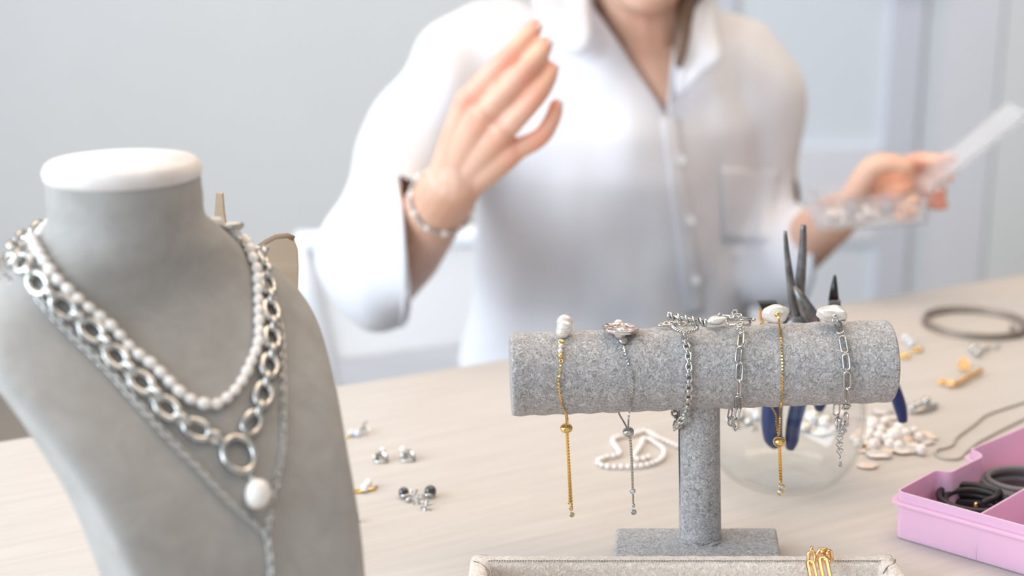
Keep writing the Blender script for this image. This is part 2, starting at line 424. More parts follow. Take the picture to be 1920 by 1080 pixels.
# ================================================================== BUST
BTH, BX, BY = R(39.8), -.1956, .6962
BF = V((math.sin(BTH), -math.cos(BTH), 0)); BR = V((math.cos(BTH), math.sin(BTH), 0)); BO = V((BX, BY, TZ))
SEC = [(.272, .0430, -.0300, .0372, 2.0), (.262, .0440, -.0300, .0378, 2.0), (.250, .0440, -.0300, .0390, 2.0), (.238, .0433, -.0300, .0520, 2.1),
       (.226, .0421, -.0270, .0648, 2.3), (.212, .0463, -.0141, .0790, 2.6), (.195, .0613, .0085, .0838, 3.2), (.170, .0862, .0330, .0750, 5.0),
       (.140, .1090, .0545, .0650, 7.0), (.110, .1241, .0690, .0595, 9.0), (.080, .1340, .0790, .0555, 9.0), (.040, .1427, .0880, .0520, 9.0), (0, .1517, .0970, .0490, 9.0)]
def bust_mesh():
    rows = [V((a[0], a[1], a[2])) for a in SEC]; rows2 = [V((a[3], a[4], 0)) for a in SEC]
    r1, r2 = catmull(rows, 8), catmull(rows2, 8)
    seg = 128; mb = MB()
    for p, q in zip(r1, r2):
        z, fr, bk = p; w_, n = q.x, max(2, q.y)
        for j in range(seg):
            t = 2 * math.pi * j / seg; c, s = math.cos(t), math.sin(t)
            a = math.copysign(abs(c) ** (2 / n), c) * w_; b = math.copysign(abs(s) ** (2 / n), s) * (fr - bk) / 2 + (fr + bk) / 2
            mb.v.append(BO + BR * a + BF * b + V((0, 0, z)))
    k = len(r1)
    for i in range(k - 1):
        for j in range(seg): mb.f.append((i * seg + j, i * seg + (j + 1) % seg, (i + 1) * seg + (j + 1) % seg, (i + 1) * seg + j))
    mb.f.append(tuple(range(seg))); mb.f.append(tuple((k - 1) * seg + j for j in range(seg)))
    return mb.mesh('bust')
bu = thing('necklace_bust', 'large grey suede necklace display bust with cream cap, nearest left object', 'display bust', BO + (BF * .12))
bme = bust_mesh()
BBVH = BVHTree.FromPolygons([v.co.copy() for v in bme.vertices], [tuple(p.vertices) for p in bme.polygons])
put('torso_form', flat_angle(bme, 50), suede, bu)
cap = MB()
capc = BO + BF * .0065 + V((0, 0, .272))
cap.lathe([(.001, -.002), (.95, -.002), (1.02, .0), (1.035, .0035), (1.0, .0065), (.95, .008), (.5, .0098), (.001, .0105)], 64, frame(capc, BR, V((0, 0, 1))) @ S(.0372, .0366, 1))
put('neck_cap', cap.mesh('cap'), cream_suede, bu)

def on_bust(px, py, off=0.0):
    d = ray(px, py).normalized(); h_, n_, _, _ = BBVH.ray_cast(CAM, d)
    if h_ is None:
        h_, n_, _, _ = min((BBVH.find_nearest(CAM + d * (.56 + .005 * i)) for i in range(56)), key=lambda q: q[3])
    if n_.dot(d) > 0: n_ = -n_
    return h_ + n_ * off, n_
def bust_path(pix, off, n=6):
    pts = catmull([V((a, b, 0)) for a, b in pix], n); out = []
    for p in pts: out.append(on_bust(p.x, p.y, off)[0])
    return out
def back_path(p0, p1, zlift, rad, n=14):
    """round the back of the neck from p0 (left end) to p1 (right end)"""
    c = BO + BF * .0065; out = []
    def polar(p): d = p - c; return math.atan2(d.dot(BF), d.dot(BR)), V((d.x, d.y, 0)).length, d.z
    a0, r0, z0 = polar(p0); a1, r1, z1 = polar(p1)
    if a0 < 0: a0 += 2 * math.pi
    while a1 < a0: a1 += 2 * math.pi
    for i in range(1, n):
        t = i / n; a = a0 + (a1 - a0) * t; r = (r0 + (r1 - r0) * t) * (1 - math.sin(math.pi * t)) + rad * math.sin(math.pi * t); z = z0 + (z1 - z0) * t + zlift * math.sin(math.pi * t)
        p = c + (BR * math.cos(a) + BF * math.sin(a)) * r + V((0, 0, z))
        out.append(p)
    return out
def nrm_at(p):
    h_, n_, _, _ = BBVH.find_nearest(p)
    return n_ if (p - h_).dot(n_) > -1e-4 else -n_

# --- pearl necklace
pk = [(62, 442), (78, 478), (111, 527), (155, 571), (204, 615), (244, 660), (281, 689), (318, 725), (346, 750), (395, 764), (428, 746), (452, 717), (469, 681), (481, 648), (482, 608), (477, 519), (468, 490), (459, 467), (437, 430), (413, 400)]
pth = bust_path(pk, .0028)
pth = pth + list(reversed(back_path(pth[0], pth[-1], .006, .047)))
nk = thing('pearl_necklace', 'short necklace of white rice pearls, highest necklace on the grey bust', 'necklace', pth[len(pth) // 3])
for i, (p, t) in enumerate(resample(pth, .0064, True)):
    k = .92 + .16 * random.random()
    put('pearl', ball_lo(), pearl_m, nk, frame(p, t, nrm_at(p)) @ S(.0035 * k, .0029 * k, .0029 * k))
put('string', MB().tube(pth, .0004, 5, closed=True).mesh('string'), thread_m, nk)

# --- big oval link chain with ring and pearl drop
lk = [(14, 484), (48, 497), (72, 532), (110, 570), (150, 606), (185, 640), (232, 693), (270, 730), (312, 772), (348, 800), (385, 818), (414, 832)]
rk = [(458, 812), (478, 782), (490, 745), (497, 715), (505, 670), (506, 640), (506, 608), (503, 575), (498, 545), (493, 515), (480, 470), (450, 425), (430, 400)]
lp, rp = bust_path(lk, .0026), bust_path(rk, .0026)
ln = thing('link_necklace', 'chunky silver oval link necklace with round ring and pearl drop on grey bust', 'necklace', lp[len(lp) // 2])
big, sml = oval_mesh(.0158, .0118, .0017), oval_mesh(.0108, .0090, .0017)
bp = list(reversed(back_path(lp[0], rp[-1], .004, .056)))
def link_run(path, parent, sizes, mats, flip=0, tilt=(12, 78), nfun=nrm_at, name='link'):
    # sizes: cycle of (mesh, pitch)
    L = [0]
    for a, b in zip(path, path[1:]): L.append(L[-1] + (b - a).length)
    s = 0; i = flip; j = 0
    while True:
        me_, pit = sizes[i % len(sizes)]; mid = s + pit / 2
        if mid > L[-1]: break
        while j < len(L) - 2 and L[j + 1] < mid: j += 1
        d = max(L[j + 1] - L[j], 1e-9); p = path[j].lerp(path[j + 1], (mid - L[j]) / d)
        a = max(0, j - 1); b = min(len(path) - 1, j + 2); t = (path[b] - path[a]).normalized()
        n_ = nfun(p); M = frame(p, t, n_) @ Matrix.Rotation(R(tilt[i % 2] + random.uniform(-6, 6)), 4, 'X')
        put(name, me_, mats, parent, M); s += pit; i += 1
cyc = [(big, .0108), (sml, .0062)]
link_run(lp, ln, cyc, silver_d)
link_run(rp, ln, cyc, silver_d)
link_run(bp, ln, cyc, silver_d)
rc, rn = on_bust(445, 855, .0022)
put('ring', oval_mesh(.0190, .0210, .0019, 10), silver_d, ln, frame(rc, BR, rn))
jp, jn = on_bust(462, 893, .003)
put('jump_ring', oval_mesh(.0042, .0032, .0005), silver, ln, frame(jp, V((0, 0, 1)), BR))
pp, pn = on_bust(474, 931, .0056)
put('pearl_drop', lumpy(3, .10, .8), pearl_m, ln, frame(pp, V((0.2, 0, 1)), pn) @ S(.0072, .0061, .0058))
put('drop_cap', ball_lo(), silver, ln, frame(on_bust(465, 904, .005)[0], V((0, 0, 1)), pn) @ S(.0014))

# --- fine V chain
vl = [(60, 545), (95, 590), (125, 622), (155, 652), (204, 701), (244, 746), (285, 791), (334, 844), (367, 876), (428, 941), (497, 1003)]
vr = [(440, 440), (478, 505), (505, 555), (520, 600), (527, 644), (530, 734), (530, 815), (526, 860), (517, 901), (508, 945), (497, 1003)]
vt = [(497, 1003), (503, 1040), (505, 1078), (506, 1120), (507, 1160)]
a_, b_2, c_ = bust_path(vl, .0017), bust_path(vr, .0017), bust_path(vt, .0017)
vn = thing('fine_chain_necklace', 'thin silver chain necklace hanging lowest in a V on grey bust', 'necklace', c_[0])
sm1 = oval_mesh(.0042, .0034, .00055, 5); sm2 = shared('disc', lambda: MB().lathe([(.001, .0004), (.0017, .0004), (.0019, 0), (.0017, -.0004), (.001, -.0004)], 12, None, True).mesh('disc'))
link_run(a_, vn, [(sm1, .0031)], silver_d, tilt=(10, 60)); link_run(c_, vn, [(sm1, .0031)], silver_d, tilt=(10, 60))
link_run(b_2, vn, [(sm1, .0031)], silver_d, tilt=(10, 60))
link_run(list(reversed(back_path(a_[0], b_2[0], .002, .064))), vn, [(sm1, .0031)], silver_d, tilt=(10, 60))
for i, pxy in enumerate([(527, 644), (529, 690), (530, 715), (530, 737), (530, 760), (530, 783), (530, 806), (519, 893), (517, 912), (511, 930), (504, 975)]):
    q, n_ = on_bust(*pxy, .0014); put('disc', sm2, silver_d, vn, frame(q, V((0, 0, 1)), n_) @ S(1.15))

# ================================================================== TAN BOARD behind the bust
yb = .80
bp_ = [(405, 362), (416, 364), (419, 400), (430, 470), (486, 468), (500, 458), (518, 449), (538, 447), (549, 452), (556, 470), (558, 505), (556, 550), (548, 620), (540, 700), (520, 760)]
pts3 = [U(a, b, yb) for a, b in bp_]
poly = [(p.x, p.z) for p in pts3] + [(U(500, 800, yb).x, TZ + .01), (U(380, 800, yb).x, TZ + .01), (U(395, 500, yb).x, U(395, 500, yb).z)]
bb = MB().prism([(x, z) for x, z in poly], 0, .005, Matrix(((1, 0, 0, 0), (0, 0, 1, yb), (0, 1, 0, 0), (0, 0, 0, 1))))
tbd = thing('wooden_display_board', 'tan wooden board with rounded top standing behind the grey bust', 'display stand', (U(460, 800, yb).x, yb, TZ))
me = bb.mesh('board', False); put('board', me, tan_wood, tbd)
me = MB().tube([U(a, b, yb) + V((0, .0025, 0)) for a, b in bp_[4:9]], .0026, 6).mesh('edge'); put('dark_edge', me, tan_edge, tbd)
put('foot', boxmesh(U(360, 800, yb).x, U(510, 800, yb).x, yb - .03, yb + .05, TZ, TZ + .01), tan_wood, tbd)

# ================================================================== T-BAR BRACELET STAND
BA, BB = U(957, 702, .833), U(1666, 677, .843)
BD = (BB - BA).normalized(); BRAD = .0257; BL = (BB - BA).length
def bar_frame(): return frame(BA, BD, V((0, 0, 1)))
BMX = bar_frame()
def profile_tube(L, r, seg=96, rings=60, rnd=.002):
    prof = [(.0001, 0)] + [(r - rnd + rnd * math.sin(t), rnd - rnd * math.cos(t)) for t in [i * math.pi / 2 / 5 for i in range(6)]]
    prof += [(r + .0004 * math.sin(i * 1.7), rnd + (L - 2 * rnd) * i / rings) for i in range(1, rings)]
    prof += [(r - rnd + rnd * math.cos(t), L - rnd + rnd * math.sin(t)) for t in [i * math.pi / 2 / 5 for i in range(6)]] + [(.0001, L)]
    return MB().lathe(prof, seg)
PB = T(1316, 1020, .012); PBv = V((PB.x, .833, TZ + .012))
ts = thing('bracelet_stand', 'grey velvet T-shaped bar stand holding six hanging bracelets', 'bracelet stand', (PBv.x, PBv.y, TZ))
MZ = BMX @ Matrix.Rotation(R(90), 4, 'Y')
bar_mb = profile_tube(BL, BRAD); bar_mb.v = [MZ @ v for v in bar_mb.v]
bar_me = bar_mb.mesh('bar'); bar_o = put('bar', bar_me, velvet, ts)
ABVH = BVHTree.FromPolygons([v.co.copy() for v in bar_me.vertices], [tuple(p.vertices) for p in bar_me.polygons])
# seam bulge where bar meets post, post and base
ptop = BA + BD * ((U(1310, 690, .838) - BA).dot(BD)); pbot = PBv
pm = MB().tube([pbot, pbot.lerp(ptop, .03), pbot.lerp(ptop, .5), pbot.lerp(ptop, .97), ptop], [.0138, .0133, .0129, .0129, .0129], 48)
put('post', pm.mesh('post'), velvet, ts)
seamx = U(1275, 780, .832)
sd = [pbot.lerp(ptop, t) + V((-.0128 + .0003 * math.sin(t * 9), -.0028, 0)) for t in [i / 12 for i in range(11)]]
put('post_seam', MB().tube(sd, .0004, 6).mesh('seam'), mat('dark_seam', (.10, .11, .13), .9), ts)
ruff = [pbot + V((.0137 * math.cos(a), .0137 * math.sin(a), .0008 + .0009 * math.sin(a * 5))) for a in [i / 36 * 2 * math.pi for i in range(36)]]
put('post_foot_fold', MB().tube(ruff, .0011, 7, closed=True).mesh('fold'), velvet, ts)
bw = T(1455, 990, .012) - T(1155, 990, .012)
bx0, bx1 = T(1155, 990, .012), T(1456, 990, .012)
base = MB().prism([(bx0.x, bx0.y), (bx1.x, bx1.y), (T(1462, 1045, .012).x + .0, bx1.y - .050), (T(1148, 1045, .012).x, bx0.y - .050)], TZ + .0006, TZ + .0125)
bo = put('base', base.mesh('base', True), velvet, ts); mod_bevel(bo, .0022, 4)

def on_bar(px, py, off=0.0):
    d = ray(px, py).normalized(); h_, n_, _, _ = ABVH.ray_cast(CAM, d)
    if h_ is None:
        p = CAM + d * ((BA.y - CAM.y) / d.y); h_, n_, _, _ = ABVH.find_nearest(p)
    ax = BA + BD * (h_ - BA).dot(BD); n_ = (h_ - ax).normalized()
    return ax + n_ * (BRAD + off), n_
def bar_nrm(p):
    s = (p - BA).dot(BD); return (p - (BA + BD * s)).normalized()
def at_bar(px, deg, off=0.0):
    """point on the bar at axial position of pixel px; deg: 0 faces the camera (-Y), 90 on top, 180 the back, 270 underneath"""
    s = (on_bar(px, 690)[0] - BA).dot(BD); a = R(deg)
    n_ = V((0, -math.cos(a), math.sin(a))); n_ = (n_ - BD * n_.dot(BD)).normalized()
    return BA + BD * s + n_ * (BRAD + off)
YF = .833
def strand(pix_on, off, free, n=8):
    """front strand: pixels on the bar, then hanging pixels (px, py, y)"""
    q = catmull([V((a, b, 0)) for a, b in pix_on], 5)
    pts = [on_bar(p.x, p.y, off)[0] for p in q] + [U(*f) for f in free]
    return catmull(pts, 3)
def back_strand(px0, px1, off, free, a0=100, a1=235):
    pts = [at_bar(px0 + (px1 - px0) * i / 9, a0 + (a1 - a0) * i / 9, off) for i in range(10)] + [U(*f) for f in free]
    return catmull(pts, 6)
def box_chain(paths, sz=.00085):
    mb = MB()
    for pth in paths:
        for i, (p, t) in enumerate(resample(pth, sz * 1.25)):
            M = frame(p, t, V((.3, -1, .2))) @ Matrix.Rotation(R(45 * (i % 2)), 4, 'X')
            mb.box((0, 0, 0), (sz * 1.05, sz * 1.15, sz * 1.15), M)
    return mb.mesh('chain', False)
def ball_at(name, p, r, m, parent, M=None, me=None, **k):
    return put(name, me or ball(), m, parent, Matrix.Translation(p) @ (M or Matrix.Identity(4)) @ S(*(r if isinstance(r, tuple) else (r,))), **k)
UPF = frame(V((0, 0, 0)), BD, V((0, 0, 1)))
PX = 1 / 3070.0      # metres per pixel at the stand

def bracelet(name, label, loc): return thing(name, label, 'bracelet', loc, 'bracelets hanging on the velvet bar')

# --- 1 gold slider bracelet with stacked pearls
p_ = at_bar(1058, 90)
b1 = bracelet('pearl_slider_bracelet', 'gold box chain slider bracelet with white pearls stacked, leftmost on bar', U(1070, 970, .832))
for (x, y, w_, h_, yy) in ((1059, 604.5, 32, 27, .842), (1058.5, 615, 31, 26, .828)):
    c_p = U(x, y, yy)
    put('pearl', lumpy(5, .04, .8), baroque, b1, Matrix.Translation(c_p) @ S(w_ / 2 * PX, .0044, h_ / 1.75 * PX))
q, n_ = on_bar(1054.7, 632, .0036); put('pearl', ball(), baroque, b1, frame(q, V((0, -.5, 1)), n_) @ S(.0038, .0042, .0038)); 
put('pearl_ring', oval_mesh(.0086, .0079, .0003), baroque, b1, frame(q, BD, V((0, 0.6, 1))))
q, n_ = on_bar(1051.5, 645, .0018); put('rondelle', rondelle(), gold, b1, frame(q, BD, V((0, -.9, 1)) * 1) @ S(.0019, .0019, .0016))
for x, y in ((1051.6, 652), (1050.6, 660.5)):
    q, n_ = on_bar(x, y, .0014); ball_at('small_pearl', q, .00165, baroque, b1)
q, n_ = on_bar(1050.8, 669, .0014); ball_at('gold_bead', q, .0017, gold, b1)
q, n_ = on_bar(1052, 678, .0012); put('jump_ring', oval_mesh(.0030, .0028, .0004), gold, b1, frame(q, V((0, -.4, -1)), n_))
f1 = strand([(1051.6, 683), (1048, 709), (1048.5, 733), (1054, 757), (1060, 772)], .0009, [(1061.5, 786, .822), (1062, 800, .826)])
k1 = back_strand(1058, 1062, .0008, [(1064, 784, .842), (1062.4, 800, .829)])
t1a = catmull([U(1061, 800, .8275), U(1064, 850, .828), U(1066.5, 900, .829), U(1068, 940, .830)], 8)
t1b = catmull([U(1064, 800, .8285), U(1066.5, 850, .829), U(1069.5, 900, .830), U(1072.5, 953, .831)], 8)
put('box_chain', box_chain([f1, k1, t1a, t1b]), gold, b1, kind='stuff')
put('slider_bead', rondelle(), gold, b1, Matrix.Translation(U(1062, 803, .8275)) @ UPF @ S(.0040, .0040, .0047))
put('jump_ring', oval_mesh(.0030, .0025, .0004), gold, b1, frame(U(1067.5, 942, .830), V((0, 0, 1)), V((.6, -1, 0))))
put('jump_ring', oval_mesh(.0036, .0028, .0005), gold, b1, frame(U(1070.5, 953, .830), V((.3, 0, -1)), V((.2, -1, 0))))
FACE = Matrix.Rotation(R(82), 4, 'X')
def drop(parent, px, py, y, r, m, rz=0):
    M = Matrix.Translation(U(px, py, y)) @ Matrix.Rotation(R(rz), 4, 'Z') @ FACE
    bz = put('bezel', bezel_mesh(), m, parent, M @ S(r, r, r * .9)); put('crystal', gem_mesh(), crystal, bz, M @ S(r * .95))
drop(b1, 1072, 965, .831, .0017, gold, 25)

# --- 2 silver slider bracelet with coin
b2 = bracelet('coin_slider_bracelet', 'silver box chain slider bracelet with round engraved coin, second from left', U(1188, 966, .832))
q = U(1163, 617, .829)
cm = Matrix.Translation(q) @ Matrix.Rotation(R(1.5), 4, 'Y') @ Matrix.Rotation(R(-2), 4, 'X')
cd_ = MB().lathe([(.001, .0008), (.0098, .0008), (.0102, .0012), (.0108, .0012), (.0111, .0006), (.0111, -.0006), (.0106, -.001), (.001, -.001)], 64, cm)
put('coin', cd_.mesh('coin'), enamel, b2)
put('coin_rim', shared('rimt', lambda: MB().tube([V((.0108 * math.cos(a), .0108 * math.sin(a), .0008 )) for a in [i / 48 * 2 * math.pi for i in range(48)]], [.0005 + .0002 * (i % 2) for i in range(48)], 6, closed=True).mesh('rim')), silver, b2, cm)
for i in range(13):
    a = i * 2.4; r_ = .0015 + .0085 * math.sqrt(i / 13)
    put('relief', ball_lo(), silver_d, b2, cm @ Matrix.Translation((r_ * math.cos(a), r_ * math.sin(a), .0009)) @ Matrix.Rotation(a, 4, 'Z') @ S(.0017, .0007, .00035))
ball_at('pearl', U(1160, 606, .846), (.0029, .0026, .0024), baroque, b2)
q, n_ = on_bar(1163, 633, .0034); put('pearl', lumpy(9, .06, 1), baroque, b2, frame(q, BD, n_) @ S(.0041, .0033, .0033))
q, n_ = on_bar(1168, 643, .0019); put('rondelle', rondelle(), silver, b2, frame(q, BD, V((0, -.7, 1))) @ S(.0027, .0027, .0028))
f2 = strand([(1167.5, 648), (1175.5, 675.5), (1185, 704), (1184.5, 733), (1181, 762), (1179.5, 771)], .0009, [(1178.5, 785, .823), (1177.5, 803, .826)])
k2 = back_strand(1158, 1160, .0008, [(1162, 778, .840), (1169, 790, .834), (1176, 803, .828)])
t2a = catmull([U(1179, 812, .8275), U(1181.5, 830, .828), U(1184, 870, .829), U(1186, 918, .829)], 8)
t2b = catmull([U(1182, 812, .829), U(1184, 840, .829), U(1186.3, 890, .830), U(1187.3, 945, .831)], 8)
put('box_chain', box_chain([f2, k2, t2a, t2b], .0008), silver, b2, kind='stuff')
put('slider_bead', rondelle(), silver, b2, Matrix.Translation(U(1178, 810, .8275)) @ Matrix.Rotation(R(-12), 4, 'Y') @ UPF @ S(.0037, .0037, .0050))
drop(b2, 1186.5, 921, .829, .0018, silver, -20)
put('jump_ring', oval_mesh(.0028, .0022, .0004), silver, b2, frame(U(1188, 948, .831), V((0, 0, 1)), V((.4, -1, 0))))
drop(b2, 1188, 960, .831, .0018, silver, 15)

# --- 3 chunky silver chain with twisted toggle
b3 = bracelet('toggle_chain_bracelet', 'chunky silver link bracelet with twisted toggle clasp, third from left', U(1268, 808, .83))
ta, tb2 = U(1253, 592, .826), U(1322, 605, .822)
put('toggle_bar', MB().tube([ta, tb2], .0014, 10).mesh('bar'), silver, b3)
tw = []
for i in range(121):
    t = i / 120; a = t * 2 * math.pi * 5; c = ta.lerp(tb2, t); tw.append(c + V((0, math.cos(a), math.sin(a))) * .0020)
put('wire_wrap', MB().tube(tw, .0008, 6).mesh('wrap'), silver, b3)
for c in (ta, tb2):
    put('bar_end', oval_mesh(.0058, .0058, .0012), silver, b3, frame(c, V((0, 0, 1)), BD))
rgc = U(1284, 613, .823); RGM = Matrix.Translation(rgc) @ Matrix.Rotation(R(8), 4, 'X')
for ph in (0, math.pi):
    pts = []
    for i in range(144):
        a = i / 144 * 2 * math.pi; b = a * 14 + ph
        rr = .0073 + .0007 * math.cos(b); pts.append(RGM @ V((rr * math.cos(a), rr * .95 * math.sin(a), .0007 * math.sin(b))))
    put('rope_ring', MB().tube(pts, .00068, 6, closed=True).mesh('rope'), silver, b3)
put('inner_link', oval_mesh(.0068, .0050, .0007), silver, b3, Matrix.Translation(rgc + V((-.001, .004, .0008))) @ Matrix.Rotation(R(12), 4, 'X'))
put('inner_link', oval_mesh(.0046, .0040, .0006), silver, b3, Matrix.Translation(rgc + V((.003, .005, .0012))) @ Matrix.Rotation(R(50), 4, 'X'))
for (x, y, rr) in ((1240, 609, .0052), (1250, 607, .0048), (1260, 607, .0052), (1268, 604, .004)):
    put('side_link', oval_mesh(rr, rr * .8, .0007), silver_d, b3, Matrix.Translation(U(x, y, .838)) @ Matrix.Rotation(R(random.uniform(5, 30)), 4, 'X'))
put('jump_ring', oval_mesh(.0040, .0034, .0006), silver, b3, frame(U(1279, 621, .817), V((.3, -.6, -1)), V((0, -1, .4))))
put('jump_ring', oval_mesh(.0040, .0034, .0006), silver, b3, frame(U(1284, 628, .813), V((.1, -.3, -1)), V((1, -.4, .4))))
f3 = strand([(1283, 634), (1286.5, 648), (1290, 664), (1291.5, 690), (1291.5, 709), (1291, 733), (1289, 753), (1285, 768)], .0020, [(1279, 785, .819), (1272, 797, .824), (1266, 803, .832)])
l3a, l3b = oval_mesh(.0070, .0050, .00078), oval_mesh(.0054, .0044, .00085)
link_run(f3, b3, [(l3a, .0034), (l3b, .0030)], silver, tilt=(22, -52), nfun=bar_nrm)
k3 = back_strand(1276, 1270, .0018, [(1268, 784, .842), (1266, 800, .836)])
link_run(k3, b3, [(l3a, .0034), (l3b, .0030)], silver, tilt=(22, -52), nfun=bar_nrm)

# --- 4 paperclip bracelet with toggle and pearl
b4 = bracelet('paperclip_bracelet', 'silver paperclip chain bracelet with slim toggle bar and pearl behind it', U(1379, 808, .83))
put('toggle_bar', MB().tube([U(1349, 590, .832), U(1413, 599, .826)], .00085, 10).mesh('bar'), silver, b4)
for c in ((1349, 590, .832), (1413.5, 599, .826)): ball_at('bar_end', U(*c), .00125, silver, b4)
ring_pts = []
for i in range(40):
    a = 2 * math.pi * i / 40; ring_pts.append(U(1384, 604, .826) + V((.0072 * math.cos(a), .0066 * math.sin(a), .0006 * math.sin(a * 3))))
put('toggle_ring', MB().tube(ring_pts, [.0008 + .0002 * math.sin(i * 2.1) for i in range(40)], 8, closed=True).mesh('ring'), silver, b4)
for (x, y, yy, s1, ax) in ((1378, 586, .828, .0044, 60), (1373, 594, .825, .0046, 20), (1381, 594, .824, .0050, 75), (1386, 592, .826, .0040, 35), (1388, 608, .817, .0050, 50), (1387, 611, .815, .0040, 15), (1386, 617, .812, .0036, 80)):
    put('small_ring', oval_mesh(round(s1, 4), round(s1 * .85, 5), .0006), silver, b4, Matrix.Translation(U(x, y, yy)) @ Matrix.Rotation(R(ax), 4, 'X') @ Matrix.Rotation(R(ax * .6), 4, 'Z'))
put('pearl', lumpy(12, .22, 1.1), baroque, b4, Matrix.Translation(U(1346, 600, .838)) @ Matrix.Rotation(R(-12), 4, 'Y') @ S(.0064, .0045, .0029))
def pclink(parent, m, c, t, L, W, r, rot, n_=None):
    n_ = n_ or bar_nrm(c)
    return put('link', link_mesh(round(L, 4), round(W, 4), r, 8), m, parent, frame(c, t, n_) @ Matrix.Rotation(R(rot), 4, 'X'))
P4 = [(1388.5, 624, 13), (1388, 641, 26), (1384.5, 668, 30), (1385.5, 697, 34), (1384.5, 724, 30), (1383.5, 750, 27), (1382.5, 775, 24)]
prev = None
for i, (x, y, L) in enumerate(P4):
    q, n_ = on_bar(x, y, .0019) if y < 768 else (U(x, y, .817), None)
    up_, _ = on_bar(x + (.5 if i else 0), min(y - 6, 760), .0014); dn_ = on_bar(x - .7 * math.sin(i), min(y + 6, 768), .0014)[0]
    t = (dn_ - up_) if y < 768 else V((-.1, 0, -1))
    vis = 1 / max(.55, abs(t.normalized().cross(ray(x, y).normalized()).length))
    pclink(b4, silver, q, t, (L + 3) * PX * min(vis, 1.5),   .0052, .00075, (0, 35, -25, 20, 72, 10, 62)[i], None if n_ else V((0, -1, 0)))
for (x, y, yy, L, tx, rot) in ((1369, 776, .846, 26, -.15, 60), (1371, 790, .842, 22, -.1, 20), (1379, 793, .828, 24, .05, 20), (1376, 798, .835, 20, .5, 75), (1378.5, 803, .830, 12, -.1, 85)):
    pclink(b4, silver, U(x, y, yy), V((tx, 0, -1)), L * PX, .0046, .00062, rot, V((0, -1, .1)))

# --- 5 gold slider with baroque pearl
b5 = bracelet('baroque_slider_bracelet', 'gold box chain slider bracelet with single baroque pearl, fifth from left', U(1464, 928, .832))
put('baroque_pearl', lumpy(21, .34, 1.0), baroque, b5, Matrix.Translation(U(1454.5, 588, .832)) @ Matrix.Rotation(R(-8), 4, 'Y') @ S(.0078, .0058, .0056))
ball_at('gold_bead', U(1457.5, 589, .8255), .0018, gold, b5)
put('bead_cap', oval_mesh(.0026, .0026, .0004), gold, b5, frame(U(1460, 589, .8245), BD, V((0, -1, .2))))
f5 = catmull([U(1458.5, 591, .824), U(1460, 598, .821)] + strand([(1461.5, 612), (1464.5, 642), (1466.7, 689), (1466, 728), (1464, 758), (1463.2, 768)], .0008, [(1462.5, 782, .822), (1461, 815, .826)]), 2)
k5 = back_strand(1450, 1451, .0008, [(1452.5, 772, .842), (1456, 795, .834), (1460, 817, .828)])
t5a = catmull([U(1460.5, 835, .8275), U(1461.5, 870, .828), U(1463, 903, .829)], 8)
t5b = catmull([U(1463, 835, .829), U(1464.5, 870, .829), U(1465.3, 900, .830)], 8)
put('box_chain', box_chain([f5, k5, t5a, t5b], .0008), gold, b5, kind='stuff')
put('slider_bead', rondelle(), gold, b5, Matrix.Translation(U(1461.7, 828, .8275)) @ UPF @ S(.0041, .0041, .0052))
put('jump_ring', oval_mesh(.0030, .0024, .0004), gold, b5, frame(U(1464, 905, .829), V((0, 0, 1)), V((.5, -1, 0))))
drop(b5, 1465.7, 913.5, .829, .0021, gold, 10); drop(b5, 1463, 923, .832, .0020, gold, -10)

# --- 6 paperclip bracelet with keshi pearl and heart extender
b6 = bracelet('keshi_pearl_bracelet', 'silver paperclip bracelet with wavy pearl and dangling extender, rightmost on bar', U(1576, 876, .83))
put('keshi_pearl', lumpy(33, .30, 1.3), baroque, b6, Matrix.Translation(U(1560, 588, .836)) @ Matrix.Rotation(R(2), 4, 'Y') @ S(.0094, .0060, .0047))
ball_at('silver_cap', U(1564, 593, .829), .0015, silver, b6); ball_at('pin_head', U(1553, 575, .840), .0008, silver, b6)
q, n_ = on_bar(1566, 603, .0016); put('jump_ring', oval_mesh(.0046, .0040, .0006), silver, b6, frame(U(1566, 601, .822), V((0, -.4, -1)), V((0, -1, .4))))
P6 = [(1572, 619, 26, .25, 12), (1581, 648.6, 32, .18, 0), (1585.5, 679, 30, .1, 22), (1586.7, 711, 32, 0, 5), (1587, 737, 26, .02, 68), (1587.5, 762, 27, .0, 0)]
for i, (x, y, L, sl, rot) in enumerate(P6):
    q, n_ = on_bar(x, y, .0019)
    a_p, b_p = on_bar(x - sl * 9, y - 9, .0014)[0], on_bar(x + sl * 9, min(y + 9, 770), .0014)[0]
    t = b_p - a_p; vis = 1 / max(.6, t.normalized().cross(ray(x, y).normalized()).length)
    pclink(b6, silver, q, t, (L + 4) * PX * min(1.45, vis), .0054, .00078, rot)
pclink(b6, silver_d, U(1585.5, 786, .822), V((-.1, 0, -1)), 28 * PX, .0048, .00062, 66, V((0, -1, 0)))
pclink(b6, silver_d, U(1568.6, 768, .845), V((0, 0, -1)), 28 * PX, .0050, .0006, 0, V((0, -1, 0)))
lob = [U(1570, 783, .838), U(1568, 792, .837), U(1569.5, 802, .836), U(1574.5, 800, .835), U(1576, 791, .835), U(1573, 786, .836)]
put('lobster_clasp', MB().tube(catmull(lob, 5, True), [.0009] * 30, 8, closed=True).mesh('clasp'), silver_d, b6)
put('clasp_lever', MB().tube([U(1576, 791, .835), U(1577.5, 786, .834)], .0006, 6).mesh('lever'), silver, b6)
put('jump_ring', oval_mesh(.0034, .0028, .0005), silver, b6, frame(U(1571, 780, .838), V((0, 0, 1)), V((.9, -1, 0))))
for (x, y) in ((1581, 793), (1589, 793), (1585, 797)):
    ball_at('crystal', U(x, y + 1, .824), .0011, crystal, b6)
put('crystal_ring', oval_mesh(.0048, .0040, .0006), silver, b6, frame(U(1585, 795, .8255), BD, V((0, -1, .3))))
fc = U(1579, 808, .829)
